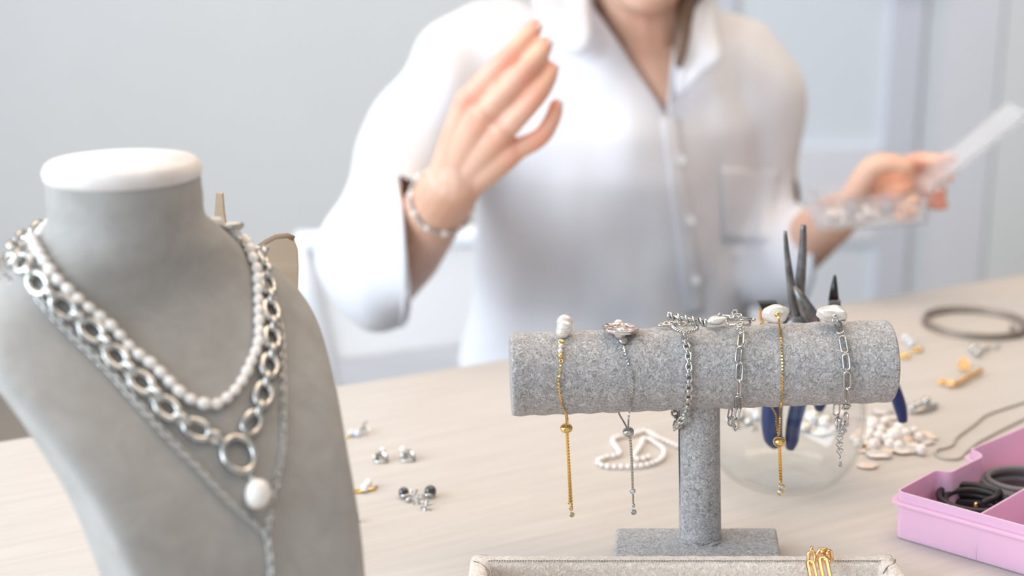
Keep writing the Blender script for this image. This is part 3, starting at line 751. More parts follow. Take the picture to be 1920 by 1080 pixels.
for k in range(5):
    a = k * 2 * math.pi / 5; pc = fc + BD * .0018 * math.cos(a) + V((0, 0, 1)) * .0018 * math.sin(a)
    put('petal', oval_mesh(.0026, .0024, .0005), silver, b6, frame(pc, BD, V((0, -1, .2))))
ball_at('crystal', fc + V((0, -.001, 0)), .0009, crystal, b6)
heart = shared('heart', lambda: MB().tube([V((.0021 * .062 * (13 * math.cos(t) - 5 * math.cos(2 * t) - 2 * math.cos(3 * t) - math.cos(4 * t)), .0021 * .06 * 16 * math.sin(t) ** 3, 0)) for t in [i / 24 * 2 * math.pi for i in range(24)]], .00042, 6, closed=True).mesh('heart'))
for k, (x, y) in enumerate(((1574, 822), (1573.7, 834), (1574.4, 846))):
    put('heart_link', heart, silver, b6, frame(U(x, y, .832), V((0, 0, 1)), V((.15, -1, 0))))
put('jump_ring', oval_mesh(.0026, .0020, .0004), silver, b6, frame(U(1575, 857.5, .832), V((0, 0, 1)), V((.8, -1, 0))))
put('drop', MB().lathe([(.0001, .0032), (.0004, .0026), (.0006, .001), (.0011, -.0008), (.0011, -.0018), (.0006, -.0025), (.0001, -.0026)], 14).mesh('drop'), silver, b6, Matrix.Translation(U(1575.7, 868, .832)))

# ================================================================== TRAY in front with gold chain
tr = thing('velvet_tray', 'beige velvet tray with padded stitched rim along the bottom edge', 'tray', (T(1285, 1050, .024).x, .70, TZ))
TH = .024
c1, c2 = T(905, 1063, TH - .004), T(1662, 1058, TH - .004)
rw = .0068
yb_ = (c1.y + c2.y) / 2 + .001
xL, xR = T(889, 1060, TH).x, T(1680, 1058, TH).x
def rim_bar(p0, p1, W_, mit=0.0):
    """padded rim: soft rounded-rectangle section"""
    p0, p1 = V(p0), V(p1); t = (p1 - p0).normalized(); sd_ = V((0, 0, 1)).cross(t); n = 40; seg = 28; mb = MB()
    for i in range(n + 1):
        p = p0.lerp(p1, i / n)
        for j in range(seg):
            a = 2 * math.pi * j / seg; c, s = math.cos(a), math.sin(a)
            u_ = math.copysign(abs(c) ** .55, c) * W_; v_ = math.copysign(abs(s) ** .55, s) * TH / 2
            mb.v.append(p + sd_ * u_ + V((0, 0, TH / 2 + v_ + .0003 * math.sin(i * 2.2))))
    for i in range(n):
        for j in range(seg): mb.f.append((i * seg + j, i * seg + (j + 1) % seg, (i + 1) * seg + (j + 1) % seg, (i + 1) * seg + j))
    mb.f.append(tuple(range(seg))); mb.f.append(tuple(n * seg + j for j in range(seg)))
    return mb.mesh('rim')
z0 = TZ + .0004
put('rim', rim_bar((xL, yb_, z0), (xR, yb_, z0), rw), tray_m, tr)
xl2 = T(870, 1085, TH).x - .004; xr2 = T(1702, 1085, TH).x + .004
put('rim', rim_bar((xL + .004, yb_ + rw * .8, z0), (xL - .003, yb_ - .16, z0), rw), tray_m, tr)
put('rim', rim_bar((xR - .004, yb_ + rw * .8, z0), (xR + .004, yb_ - .16, z0), rw), tray_m, tr)
put('rim', rim_bar((xL - .003, yb_ - .16, z0), (xR + .004, yb_ - .16, z0), rw), tray_m, tr)
put('tray_floor', boxmesh(xL, xR, yb_ - .16, yb_, z0 + .001, z0 + .006), tray_m, tr)
mb = MB()
for k, dy in ((0, -.0042), ):
    a0 = V((xL + .008, yb_ + dy, z0 + TH + .0002)); a1 = V((xR - .008, yb_ + dy, z0 + TH + .0002))
    for i in range(150):
        p = a0.lerp(a1, (i + .1) / 150); q = a0.lerp(a1, (i + .85) / 150); mb.tube([p, (p + q) / 2 + V((0, 0, .0001)), q], .00035, 5)
so = put('stitching', mb.mesh('stitch'), thread_m, tr, kind='stuff')
cr1 = [T(889, 1053, TH) , T(904, 1060, TH), T(916, 1071, TH), T(916, 1080, TH)]
put('corner_seam', MB().tube([p + V((0, 0, .0002)) for p in catmull(cr1, 5)], .00045, 6).mesh('seam'), thread_m, tr)
cr2 = [T(1679, 1050, TH), T(1675, 1058, TH), T(1664, 1064, TH), T(1656, 1076, TH)]
put('corner_seam', MB().tube([p + V((0, 0, .0002)) for p in catmull(cr2, 5)], .00045, 6).mesh('seam'), thread_m, tr)

gc = thing('gold_paperclip_necklace', 'chunky gold paperclip chain draped over the tray rim', 'necklace', (T(1537, 1060, TH).x, yb_, TZ + TH))
def gl(px, py, h_, L, W_, tdir, n_, rot=0, r_=.0011):
    put('link', link_mesh(L, W_, r_, 10), gold_p, gc, frame(T(px, py, h_), V(tdir), V(n_)) @ Matrix.Rotation(R(rot), 4, 'X'))
gl(1522, 1033, .030, .0060, .0048, (0, .3, 1), (1, -.4, 0), 0, .0009)
gl(1522, 1047, .030, .0100, .0058, (0, -.35, -1), (0, -1, .35), 10)
gl(1523, 1072, .0285, .0180, .0058, (0, -.9, -.35), (0, -.35, .9), 6, .00125)
gl(1539, 1039, .030, .0085, .0056, (.5, .2, 1), (0, -1, .4), 0)
gl(1549, 1037, .031, .0080, .0058, (.8, .2, -.4), (0, -1, .9), 20)
gl(1556, 1042, .030, .0085, .0056, (-.3, 0, 1), (.5, -1, .4), 15)
gl(1549, 1050, .031, .0064, .0052, (-.8, 0, .5), (0, -1, .5), 30)
gl(1547, 1069, .0290, .0200, .0070, (0, -.85, -.4), (0, -.4, .85), -4, .00135)
gl(1521, 1094, .026, .0120, .0054, (.1, -1, -.3), (0, 0, 1), 20); gl(1549, 1094, .026, .0120, .0054, (.1, -1, -.3), (0, 0, 1), 20)

# ================================================================== GLASS BOWL WITH PLIERS
bc = T(1465, 897)
gb = MB()
outp = [(.030, 0), (.035, .0012), (.043, .007), (.051, .018), (.0560, .033), (.0575, .050), (.0560, .065), (.0520, .078), (.0460, .088), (.0440, .093)]
inp = [(r - .0018 + (0 if i else -.004), z + (.0030 if i < 2 else .0006)) for i, (r, z) in enumerate(outp)]
op = [(a.x, a.y) for a in catmull([(r, z, 0) for r, z in outp], 5)]; ip = [(a.x, a.y) for a in catmull([(r, z, 0) for r, z in inp], 5)]
prof = [(.0001, .0012), (.024, .0012), (.027, .0002)] + op + [(.0431, .0940)] + list(reversed(ip)) + [(.0001, .0042)]
gb.lathe(prof, 96, Matrix.Translation((bc.x, bc.y, TZ)))
single('glass_bowl', gb.mesh('bowl'), glass, 'round clear glass bowl holding pliers behind the T-shaped stand', 'bowl', None, (bc.x, bc.y, TZ))
yb0 = bc.y
def flat_tube(pts, rs, seg=12):
    return MB().tube(pts, [(a, b) for a, b in rs], seg)
# pliers 1: open, long tapering jaws
pa = thing('scissor_nose_pliers', 'open long nose pliers with two tall dark jaws, navy handles in bowl', 'pliers', U(1470, 850, yb0))
pts = catmull([U(1472, 433, yb0), U(1476, 478, yb0), U(1484, 540, yb0), U(1494, 600, yb0), U(1500, 640, yb0)], 5)
n = len(pts)
put('jaw', flat_tube(pts, [(.0011 + .0040 * i / n, .0009 + .0038 * i / n) for i in range(n)]).mesh('jaw'), dark_steel, pa)
pts = catmull([U(1506.5, 422, yb0 + .005), U(1505, 470, yb0 + .005), U(1500, 530, yb0 + .005), U(1490, 600, yb0 + .005), U(1480, 645, yb0 + .005)], 5)
put('jaw', flat_tube(pts, [(.0019 + .0042 * i / n, .0017 + .0036 * i / n) for i in range(n)]).mesh('jaw'), dark_steel, pa)
put('shank', flat_tube([U(1490, 536, yb0 - .004), U(1503, 562, yb0 - .005), U(1517, 590, yb0 - .005), U(1527, 625, yb0 - .004)], [(.0012, .0012), (.0042, .004), (.0062, .005), (.0062, .005)]).mesh('shank'), dark_steel, pa)
put('pivot', MB().lathe([(.0001, -.008), (.008, -.008), (.0085, -.006), (.0085, .006), (.008, .008), (.0001, .008)], 24, Matrix.Translation(U(1492, 610, yb0)) @ Matrix.Rotation(R(90), 4, 'X')).mesh('pivot'), dark_steel, pa)
for (pp_, rr) in (([(1484, 640), (1462, 690), (1450, 740), (1447, 790), (1450, 822), (1455, 838)], [.0055, .0075, .0092, .0094, .0085, .0035]),
                  ([(1500, 640), (1500, 690), (1500, 740), (1489, 790), (1484, 825), (1481, 842)], [.0055, .0065, .0072, .0066, .0062, .0034])):
    hp = catmull([U(a, b, yb0 - .006) for a, b in pp_], 4)
    rs = [rr[min(5, i // 4)] * (1 - (i % 4) / 4) + rr[min(5, i // 4 + 1)] * ((i % 4) / 4) for i in range(len(hp))]
    hd = put('handle', flat_tube(hp, [(r * .8, r) for r in rs], 16).mesh('handle'), blue_m, pa)
    put('grip_ridge', MB().tube([p + V((.002, -.0075, 0)) for p in hp[8:-5]], .0005, 6).mesh('ridge'), blue_l, hd)
# pliers 2: fine point, one handle outside the bowl
pb = thing('round_nose_pliers', 'narrow pointed pliers straddling bowl rim, one navy handle outside it', 'pliers', U(1690, 795, yb0))
put('jaw', MB().tube([U(1565.5, 516, yb0), U(1564, 540, yb0), U(1563, 562, yb0)], [.0009, .0026, .0038], 12).mesh('jaw'), mat('black_steel', (.06, .06, .06), .35, 1), pb)
mod_bevel(put('joint', MB().box(U(1564, 582, yb0), (.0072, .009, .017)).mesh('joint', False), dark_steel, pb), .001)
put('pivot', MB().box(U(1566, 615, yb0), (.012, .009, .018)).mesh('pivot', False), dark_steel, pb)
for (pp_, rr) in (([(1570, 620), (1612, 640), (1650, 678), (1674, 725), (1687, 760), (1693, 790)], [.004, .0048, .0056, .0060, .0058, .0040]),
                  ([(1562, 620), (1552, 655), (1545, 700), (1541, 735), (1537, 758), (1535, 769)], [.004, .0048, .0056, .0060, .0056, .0034])):
    hp = catmull([U(a, b, yb0) for a, b in pp_], 4)
    rs = [rr[min(5, i // 4)] * (1 - (i % 4) / 4) + rr[min(5, i // 4 + 1)] * ((i % 4) / 4) for i in range(len(hp))]
    put('handle', flat_tube(hp, [(r * .8, r) for r in rs], 16).mesh('handle'), blue_m, pb)
# cutters 3: black wedge head
pc = thing('side_cutter', 'small black cutter head leaning left in the bowl behind stand', 'pliers', U(1450, 760, yb0))
put('cutter_head', quadprism([U(1423, 569, yb0 + .012), U(1458, 568, yb0 + .012), U(1462, 602, yb0 + .012), U(1436, 598, yb0 + .012)], .008).mesh('head', False), mat('black_steel2', (.05, .05, .05), .4, .6), pc)
put('orange_strip', quadprism([U(1424, 582, yb0 + .010), U(1432, 583, yb0 + .010), U(1434, 604, yb0 + .010), U(1425, 602, yb0 + .010)], .004).mesh('strip', False), mat('orange_plastic', (.75, .36, .14), .5), pc)
put('handle', MB().tube([U(1450, 605, yb0 + .012), U(1462, 660, yb0 + .012), U(1468, 745, yb0 + .012)], [.005, .006, .005], 12).mesh('handle'), blue_m, pc)

# ================================================================== SMALL THINGS ON THE TABLE
SC = lambda y: FPX / ((U(960, 540, y) - CAM).length)
def pxm(px, py, h=0):           # metres per pixel at the table under a pixel
    p = T(px, py, h); return ((p - CAM).dot(V((0, math.cos(PITCH), -math.sin(PITCH))))) / FPX
def loose(px, py, wpx, hpx, m, label, group, cat='pearl', name='loose_pearl', seed=None, rz=0, tilt=0):
    k = pxm(px, py) * (1.45 if cat == 'pearl' else 1); rx = wpx / 2 * k; rz_ = hpx / 2 * k; flat = hpx < wpx * .6
    hz = rz_ * (.75 if flat else 1.0)
    if flat: ry = rx * .8; hz = min(hz * .7, rx * .45)
    else: ry = rx
    p = T(px, py, hz); p.z = TZ + hz * 1.03
    me_ = lumpy(seed, .2, 1.1, 20, 14) if seed else ball_lo()
    o = put(name, me_, m, None, Matrix.Translation(p) @ Matrix.Rotation(R(rz), 4, 'Z') @ S(rx, ry, hz))
    return tag(o, label, cat, group)
G = 'loose pearls heaped right of the glass bowl'
rnd = 'round white loose pearl in the heap right of the glass bowl'
flt = 'flat white keshi pearl lying in the heap right of the bowl'
pch = 'peach coloured irregular pearl in the heap right of the bowl'
for a in ((1653, 806, 13), (1648, 818, 15), (1678, 817, 22), (1668, 833, 15), (1728, 843, 15), (1637, 795, 18), (1610, 830, 14), (1688, 803, 17), (1699, 812, 13), (1660, 790, 13), (1632, 812, 12), (1724, 820, 14), (1685, 836, 14), (1640, 832, 15), (1662, 822, 13), (1714, 808, 12), (1625, 822, 13)):
    loose(a[0], a[1], a[2], a[2], pearl_m, rnd, G, seed=random.choice([None, 41, 42]))
for a in ((1647, 851, 34, 15), (1695, 843, 34, 14), (1622, 829, 26, 14), (1738, 828, 22, 10), (1655, 770, 30, 12), (1628, 782, 26, 12), (1708, 832, 22, 10), (1672, 782, 22, 10)):
    loose(*a, baroque, flt, G, seed=43, rz=random.uniform(-30, 30))
for a in ((1612, 814, 20, 10), (1622, 807, 22, 9), (1748, 819, 16, 9), (1603, 822, 12, 8), (1690, 826, 18, 9), (1615, 845, 16, 8), (1646, 800, 20, 11), (1664, 845, 18, 9), (1635, 838, 18, 9), (1700, 822, 18, 10), (1738, 812, 18, 9), (1670, 808, 18, 10)):
    loose(*a, pearl_p, pch, G, seed=44, rz=random.uniform(-40, 40))
loose(1626, 872, 28, 10, pearl_p, 'flat orange pearl lying alone right of the bowl, in front of heap', None, seed=45)
def relabel(px, lab):
    best = min((o for o in col.objects if o.get('group') == G), key=lambda o: (o.location - T(px[0], px[1], .003)).length); best['label'] = lab
relabel((1678, 817), 'largest round white pearl, middle of the heap right of the bowl')
relabel((1728, 843), 'round white pearl at the front right end of the heap')
relabel((1748, 819), 'small brownish pearl farthest right in the heap')
relabel((1647, 851), 'flat white pearl at the very front of the heap, nearest the camera')
relabel((1695, 843), 'flat oval white pearl at heap front, right of the frontmost one')
relabel((1637, 795), 'round pearl at the back left of the heap, close to the bar end')
relabel((1603, 822), 'small peach pearl touching the right edge of the glass bowl')
G2 = 'small pearls seen through the glass bowl'
for a in ((1521, 781, 22, 18), (1539, 808, 34, 12), (1546, 790, 20, 18), (1510, 800, 20, 14), (1562, 800, 22, 10), (1533, 770, 16, 16), (1575, 778, 18, 14)):
    loose(*a, baroque, 'white pearl on the table, seen through the glass bowl', G2, seed=46)
G3 = 'clear crystal stones behind the post'
for a in ((1370, 785, 18, 14), (1388, 780, 20, 16), (1404, 790, 18, 14), (1418, 782, 16, 14), (1380, 798, 16, 10), (1412, 802, 18, 10)):
    loose(*a, crystal if a[0] % 4 else silver, 'clear crystal stone between stand post and navy plier handles', G3, 'crystal', 'crystal_stone', seed=47)

# pearl strand heap
sp = [(1269, 836), (1254, 829), (1237, 822), (1222, 813), (1209, 808), (1195, 812), (1181, 816), (1166, 818), (1152, 822), (1150, 830), (1158, 841), (1163, 850), (1152, 855), (1138, 857), (1121, 865), (1131, 873), (1152, 875), (1181, 875), (1199, 874), (1216, 871), (1237, 863), (1246, 851), (1243, 840), (1230, 831), (1216, 823), (1206, 824), (1203, 834), (1192, 850), (1188, 858), (1200, 861), (1216, 857)]
k = T(1181, 850); ps = thing('pearl_strand', 'small white pearl strand coiled on the table left of post', 'pearl strand', (k.x, k.y, TZ))
sw = catmull([T(a, b, .0021) for a, b in sp], 6)
for p, t in resample(sw, .0050):
    s_ = .0021 + .0002 * random.random(); put('pearl', ball_lo(), pearl_m, ps, Matrix.Translation((p.x, p.y, TZ + .0022)) @ S(s_))
put('string', MB().tube([(p.x, p.y, TZ + .0022) for p in sw], .0003, 5).mesh('string'), thread_m, ps)

# earrings at the left of the table
def flower(parent, px, py, h_, r, n=6, m=silver_d, rot=0):
    c = T(px, py, h_)
    for k in range(n):
        a = 2 * math.pi * k / n + rot
        M = Matrix.Translation(c) @ Matrix.Rotation(R(55), 4, 'X') @ Matrix.Rotation(a, 4, 'Z') @ Matrix.Translation((r * .55, 0, 0))
        put('petal', ball_lo(), m, parent, M @ S(r * .55, r * .2, r * .12))
    put('flower_centre', ball_lo(), silver, parent, Matrix.Translation(c) @ S(r * .25))
def earring(px, py, label, grp='earrings lying on the table between bust and stand', name='earring'):
    c = T(px, py); return thing(name, label, 'earring', (c.x, c.y, TZ), grp)
e1 = earring(757, 935, 'black pearl earring with silver flower, left one of the black pair')
kk = pxm(757, 925)
ball_at('black_pearl', T(757, 923, .0042) , .0037, pearl_b, e1)
flower(e1, 776, 928, .004, .0048); flower(e1, 781, 940, .002, .0034, 5); ball_at('small_ball', T(766, 937, .002), .0019, silver, e1)
put('ear_wire', MB().tube([T(750, 928, .003), T(757, 930, .003), T(768, 928, .004)], .0011, 8).mesh('wire'), silver, e1)
e2 = earring(803, 935, 'black pearl earring with silver flower, right one of the black pair')
ball_at('black_pearl', T(807, 921, .0042), .0043, pearl_b, e2)
flower(e2, 799, 948, .003, .0046, rot=.3); flower(e2, 788, 935, .003, .0036, 5)
put('ear_wire', MB().tube([T(795, 929, .005), T(803, 928, .006), T(812, 930, .005)], .0012, 8).mesh('wire'), silver, e2)
def stud(px, py, label, flip=1):
    e_ = earring(px, py, label)
    k = pxm(px, py)
    b0, b1_ = T(px - 15 * flip, py + 12, .0012), T(px + 12 * flip, py + 12, .0012); tp = T(px - 3 * flip, py - 6, .007)
    put('leaf_plate', MB().tube([b0, b0.lerp(tp, .5), tp], [(.001, .0008), (.0035, .0012), (.0012, .001)], 10).mesh('plate'), silver_d, e_)
    put('leaf_plate', MB().tube([tp, tp.lerp(b1_, .55), b1_], [(.001, .001), (.0040, .0013), (.0012, .0008)], 10).mesh('plate'), silver, e_)
    put('base_plate', MB().tube([b0, b1_], [(.0009, .0028), (.0009, .0028)], 10).mesh('plate'), silver_d, e_)
    ball_at('pearl', T(px + (8 * flip if flip < 0 else 2), py - 8, .007), .0024, pearl_m, e_)
stud(716, 852, 'silver leaf earring with pearl, left one of the middle pair', 1)
stud(764, 850, 'silver leaf earring with pearl, right one of the middle pair', -1)
e5 = earring(668, 812, 'silver sprig earring with two crystals, farthest beside the bust')
for (x, y) in ((660, 811), (671, 812)): ball_at('crystal', T(x, y, .003), .0030, crystal, e5)
for (x0_, y0_, x1_, y1_) in ((675, 806, 688, 790), (680, 803, 694, 806), (672, 808, 684, 796)):
    put('sprig', MB().tube([T(x0_, y0_, .003), T(x1_, y1_, .006)], [.0012, .0005], 8).mesh('sprig'), silver_d, e5)
put('gold_post', MB().tube([T(645, 820, .001), T(658, 816, .002)], .0008, 8).mesh('post'), gold, e5)
e6 = earring(686, 915, 'gold earring with two white pearls touching the bust edge')
for (x, y) in ((691, 905), (684, 914)): ball_at('pearl', T(x, y, .004), .0030, pearl_m, e6)
put('gold_hoop', oval_mesh(.0120, .0060, .0008), gold, e6, frame(T(668, 921, .0012), V((1, .1, 0)), V((0, 0, 1))))
put('gold_plate', MB().tube([T(680, 921, .001), T(700, 917, .001), T(707, 912, .0012)], [.0008, .0014, .0008], 8).mesh('plate'), gold, e6)
c = T(666, 980)
e7 = thing('dark_clasp', 'tiny dark square clasp with gold edge beside bust bottom edge', 'clasp', (c.x, c.y, TZ))
put('block', boxmesh(c.x - .002, c.x + .0012, c.y - .001, c.y + .003, TZ, TZ + .005), mat('dark_enamel', (.08, .05, .04), .3), e7)
put('gold_edge', MB().tube([c + V((-.006, 0, .0008)), c + V((-.001, 0, .005))], .0008, 6).mesh('edge'), gold, e7)

# right side: wire ring, crystals, gold chain, silver piece, cord
c = T(1826, 612)
wr = thing('wire_coil', 'grey wire coiled into a wide ring, far right of table', 'wire coil', (c.x, c.y, TZ))
for i, (r_, z_, dx_) in enumerate(((.0485, .0014, 0), (.0470, .0040, .001), (.0492, .0064, .0012))):
    pts = [(c.x + dx_ + r_ * math.cos(a), c.y + r_ * math.sin(a), TZ + z_) for a in [2 * math.pi * k / 64 for k in range(64)]]
    put('wire_loop', MB().tube(pts, .0014, 8, closed=True).mesh('loop'), wire_m, wr)
put('wrap', MB().tube([T(1898, 616, .002), T(1908, 622, .006), T(1916, 616, .010)], .0035, 10).mesh('wrap'), wire_m, wr)
def trinket(name, label, cat, px, py): k = T(px, py); return thing(name, label, cat, (k.x, k.y, TZ))
t1 = trinket('crystal_earring', 'clear crystal earring with gold base just right of bar end', 'earring', 1705, 648)
for (x, y) in ((1699, 634), (1708, 643)): ball_at('crystal', T(x, y, .004), .0042, crystal, t1)
put('gold_base', oval_mesh(.012, .007, .0018), gold, t1, frame(T(1720, 656, .002), V((1, .2, 0)), V((0, 0, 1))))
t1b = trinket('gold_clasp', 'small gold clasp touching right end of bar, by crystal earring', 'clasp', 1693, 668)
put('clasp_body', oval_mesh(.014, .007, .0018), gold, t1b, frame(T(1693, 668, .002), V((1, -.4, 0)), V((0, 0, 1)))); ball_at('clasp_bead', T(1702, 664, .002), .002, gold, t1b)
t2 = trinket('silver_stud', 'silver stud with two bright balls below the wire ring', 'earring', 1832, 660)
for (x, y) in ((1826, 653), (1834, 661)): ball_at('silver_ball', T(x, y, .0042), .0042, silver, t2)
put('stud_post', MB().tube([T(1836, 658, .003), T(1856, 652, .002)], .0012, 8).mesh('post'), silver_d, t2)
ball_at('post_end', T(1868, 648, .003), .0030, silver_d, t2)
t3 = trinket('gold_chain', 'short gold chain bracelet crumpled below the wire ring', 'chain', 1800, 712)
gpts = catmull([T(1768, 716, .003), T(1785, 722, .003), T(1800, 718, .003), T(1815, 708, .003), T(1828, 702, .003), T(1838, 696, .003)], 6)
put('long_link', link_mesh(.0150, .0060, .0012), gold_p, t3, frame(T(1773, 717, .003), V((1, -.5, 0)), V((0, -.5, 1))))
for i, (p, t) in enumerate(resample(gpts, .0044)[2:]):
    put('link', oval_mesh(.0078, .0060, .0012), gold_p, t3, frame(p + V((0, 0, .001)), t, V((0, 0, 1))) @ Matrix.Rotation(R(20 + 70 * (i % 2)), 4, 'X'))
for (x, y) in ((1806, 676), (1812, 682), (1802, 686), (1809, 690)):
    put('link', oval_mesh(.0078, .0060, .0012), gold_p, t3, frame(T(x, y, .004), V((1, random.uniform(-1, 1), 0)), V((0, -.6, 1))))
t4 = trinket('silver_brooch', 'silver earring with three shiny beads right of outside plier handle', 'earring', 1728, 762)
for (x, y, r_) in ((1711, 764, .0036), (1722, 760, .0036), (1737, 752, .0036)): ball_at('bead', T(x, y, .005), r_, silver, t4)
put('silver_arc', MB().tube(catmull([T(1706, 772, .002), T(1722, 770, .003), T(1740, 764, .004), T(1755, 760, .002)], 5), .0022, 8).mesh('arc'), silver_d, t4)
cdp = [(1960, 742), (1920, 754), (1880, 767), (1847, 779), (1828, 795), (1810, 808), (1793, 821), (1786, 834), (1772, 840), (1758, 843), (1754, 851), (1764, 858), (1780, 861), (1799, 859), (1811, 848), (1830, 832), (1847, 822), (1882, 804), (1920, 785), (1960, 765)]
single('thin_cord', MB().tube([p for p in catmull([T(a, b, .0011) for a, b in cdp], 6)], .0011, 8).mesh('cord'), cord_m, 'thin grey cord looped on the table behind pink box', 'cord')

# ================================================================== PINK ORGANISER BOX
HB = .033
q0 = T(1679, 920, HB); fr1 = T(1920, 986, HB); bk1 = T(1822, 843, HB); bk2 = T(1920, 799, HB)
fd = (fr1 - q0).normalized(); bd = (T(1745, 885, HB) - q0).normalized(); bd2 = (bk2 - bk1).normalized()
def arc_corner(a, c, b, r, n=6):
    u = (a - c).normalized(); v = (b - c).normalized(); s_, e_ = c + u * r, c + v * r
    return [s_.lerp(c, t).lerp(c.lerp(e_, t), t) for t in [i / n for i in range(n + 1)]]
far = bk1 + bd2 * .13
endf = q0 + fd * .21; endb = far + fd * .16
ol = arc_corner(endf, q0, T(1740, 887, HB), .006)
ol += catmull([T(1742, 886, HB), T(1752, 881.5, HB), T(1766, 881.5, HB), T(1782, 883, HB), T(1797, 876, HB)], 4)
ol += arc_corner(T(1797, 876, HB), T(1843, 854, HB), T(1821, 842, HB), .006)
ol += arc_corner(T(1843, 854, HB), T(1819, 841.5, HB), far, .002, 3)
ol += [bk1 + bd2 * .05, bk1 + bd2 * .09] + arc_corner(bk1, far, endb, .006) + arc_corner(far, endb, endf, .006) + arc_corner(endb, endf, q0, .006)
ol = [V((p.x, p.y, 0)) for p in ol]
ol2 = []
for p in ol:
    if not ol2 or (p - ol2[-1]).length > 2e-4: ol2.append(p)
ol = ol2
area2 = sum(ol[i - 1].x * ol[i].y - ol[i].x * ol[i - 1].y for i in range(len(ol)))
sgn = 1 if area2 > 0 else -1
def offset(poly, d):
    out = []; n = len(poly)
    for i in range(n):
        a, b, c = poly[i - 1], poly[i], poly[(i + 1) % n]
        t1_, t2_ = (b - a).normalized(), (c - b).normalized()
        n1, n2 = V((t1_.y, -t1_.x, 0)) * sgn, V((t2_.y, -t2_.x, 0)) * sgn
        m_ = (n1 + n2); m_ = m_.normalized() if m_.length > .1 else n1
        out.append(b + m_ * d / max(.6, m_.dot(n1)))
    return out
pkb = thing('organiser_box', 'pink plastic organiser box with divided compartments at lower right', 'box', (q0.x + .08, q0.y, TZ))
def ringwall(po, pi_, z0_, z1_, po1=None, pi1=None):
    po1, pi1 = po1 or po, pi1 or pi_
    n = len(po); mb = MB()
    mb.v = [V((p.x, p.y, z0_)) for p in po] + [V((p.x, p.y, z1_)) for p in po1] + [V((p.x, p.y, z0_)) for p in pi_] + [V((p.x, p.y, z1_)) for p in pi1]
    for i in range(n):
        j = (i + 1) % n
        mb.f += [(i, j, n + j, n + i), (2 * n + j, 2 * n + i, 3 * n + i, 3 * n + j), (n + i, n + j, 3 * n + j, 3 * n + i), (j, i, 2 * n + i, 2 * n + j)]
    return mb
wallb = ringwall(offset(ol, -.0012), offset(ol, -.0026), TZ + .001, TZ + HB, ol, offset(ol, -.0014))
mod_bevel(put('outer_wall', flat_angle(wallb.mesh('wall'), 50), pink_m, pkb), .0004, 2)
fl = ringwall(offset(ol, .0038), offset(ol, -.0002), TZ + .0248, TZ + .0266)
mod_bevel(put('flange', flat_angle(fl.mesh('flange'), 50), pink_m, pkb), .0005, 2)
pf = offset(ol, -.0013)
put('box_floor', MB().prism([(p.x, p.y) for p in pf], TZ + .0006, TZ + .0022).mesh('floor', False), pink_m, pkb)
def divider(a, b, h_=HB - .001):
    t = (b - a).normalized(); s_ = V((-t.y, t.x, 0)) * .0008
    mb = MB().add([V((p.x, p.y, z)) for z in (TZ + .001, TZ + h_) for p in (a - s_, b - s_, b + s_, a + s_)], [(3, 2, 1, 0), (4, 5, 6, 7), (0, 1, 5, 4), (1, 2, 6, 5), (2, 3, 7, 6), (3, 0, 4, 7)])
    o = put('divider', mb.mesh('divider', False), pink_m, pkb); mod_bevel(o, .0006, 2)
d0 = T(1836, 962, HB); dd_ = (T(1920, 914, HB) - d0).normalized()
divider(d0, d0 + dd_ * .155)
d1 = d0 + dd_ * .075; divider(d1, d1 + fd * .15)
def coil(name, label, px, py, h_, m, rad, ry, wire, seed, loops):
    rnd_ = random.Random(seed); c = T(px, py, h_); th = thing(name, label, 'cord', (c.x, c.y, TZ + .0022))
    for i in range(loops):
        ph = rnd_.random() * 6; r1_ = rad * (1 - .07 * (i % 3)); z_ = TZ + .0024 + wire * 1.05 + i * wire * 1.15
        pts = []
        for k in range(48):
            a = 2 * math.pi * k / 48
            pts.append((c.x + (i % 2 - .5) * .0015 + r1_ * math.cos(a), c.y + r1_ * ry * math.sin(a) + .0007 * math.sin(2 * a + ph), z_ + wire * .35 * math.sin(a + ph)))
        put('cord_loop', MB().tube(pts, wire, 12, closed=True).mesh('loop'), m, th)
    return th, c
cb, cc = coil('black_rubber_cord', 'coil of black rubber cord in front compartment of pink box', 1824, 936, .018, black_r, .0215, .95, .0021, 3, 7)
put('cord_end', MB().tube([cc + V((.004, -.008, .001)), cc + V((.014, -.002, .002)), cc + V((.019, .004, .004))], .0022, 12).mesh('end'), black_r, cb)
put('gold_tip', ball_lo(), gold, cb, Matrix.Translation(cc + V((.001, -.004, -.002))) @ S(.0016))
coil('grey_rubber_cord', 'coil of grey rubber cord in rear compartment of pink box', 1912, 893, .020, grey_r, .0255, .88, .0023, 8, 6)

# ================================================================== PERSON
def remeshed(mb, voxel, smooth_it=6, name='body'):
    me_ = mb.mesh(name); o = bpy.data.objects.new('tmp', me_); col.objects.link(o)
    r_ = o.modifiers.new('r', 'REMESH'); r_.mode = 'VOXEL'; r_.voxel_size = voxel; r_.use_smooth_shade = True
    s_ = o.modifiers.new('s', 'SMOOTH'); s_.factor = .5; s_.iterations = smooth_it
    dg = bpy.context.evaluated_depsgraph_get(); out = bpy.data.meshes.new_from_object(o.evaluated_get(dg))
    bpy.data.objects.remove(o); out.name = name; out.shade_smooth(); return out
def limb(mb, pts, rs, n=6, seg=16):
    """rounded tapering limb"""
    P = catmull(pts, n); rr = [r if isinstance(r, tuple) else (r, r) for r in rs]; RS = []
    for i in range(len(rr) - 1):
        for k in range(n):
            t = k / n; t = t; RS.append((rr[i][0] * (1 - t) + rr[i + 1][0] * t, rr[i][1] * (1 - t) + rr[i + 1][1] * t))
    RS.append(rr[-1]); mb.tube(P, RS, seg)
    mb.sphere(P[0], min(RS[0]) * .98, 12, 8); mb.sphere(P[-1], min(RS[-1]) * .98, 12, 8)
body = MB()
XC = .118
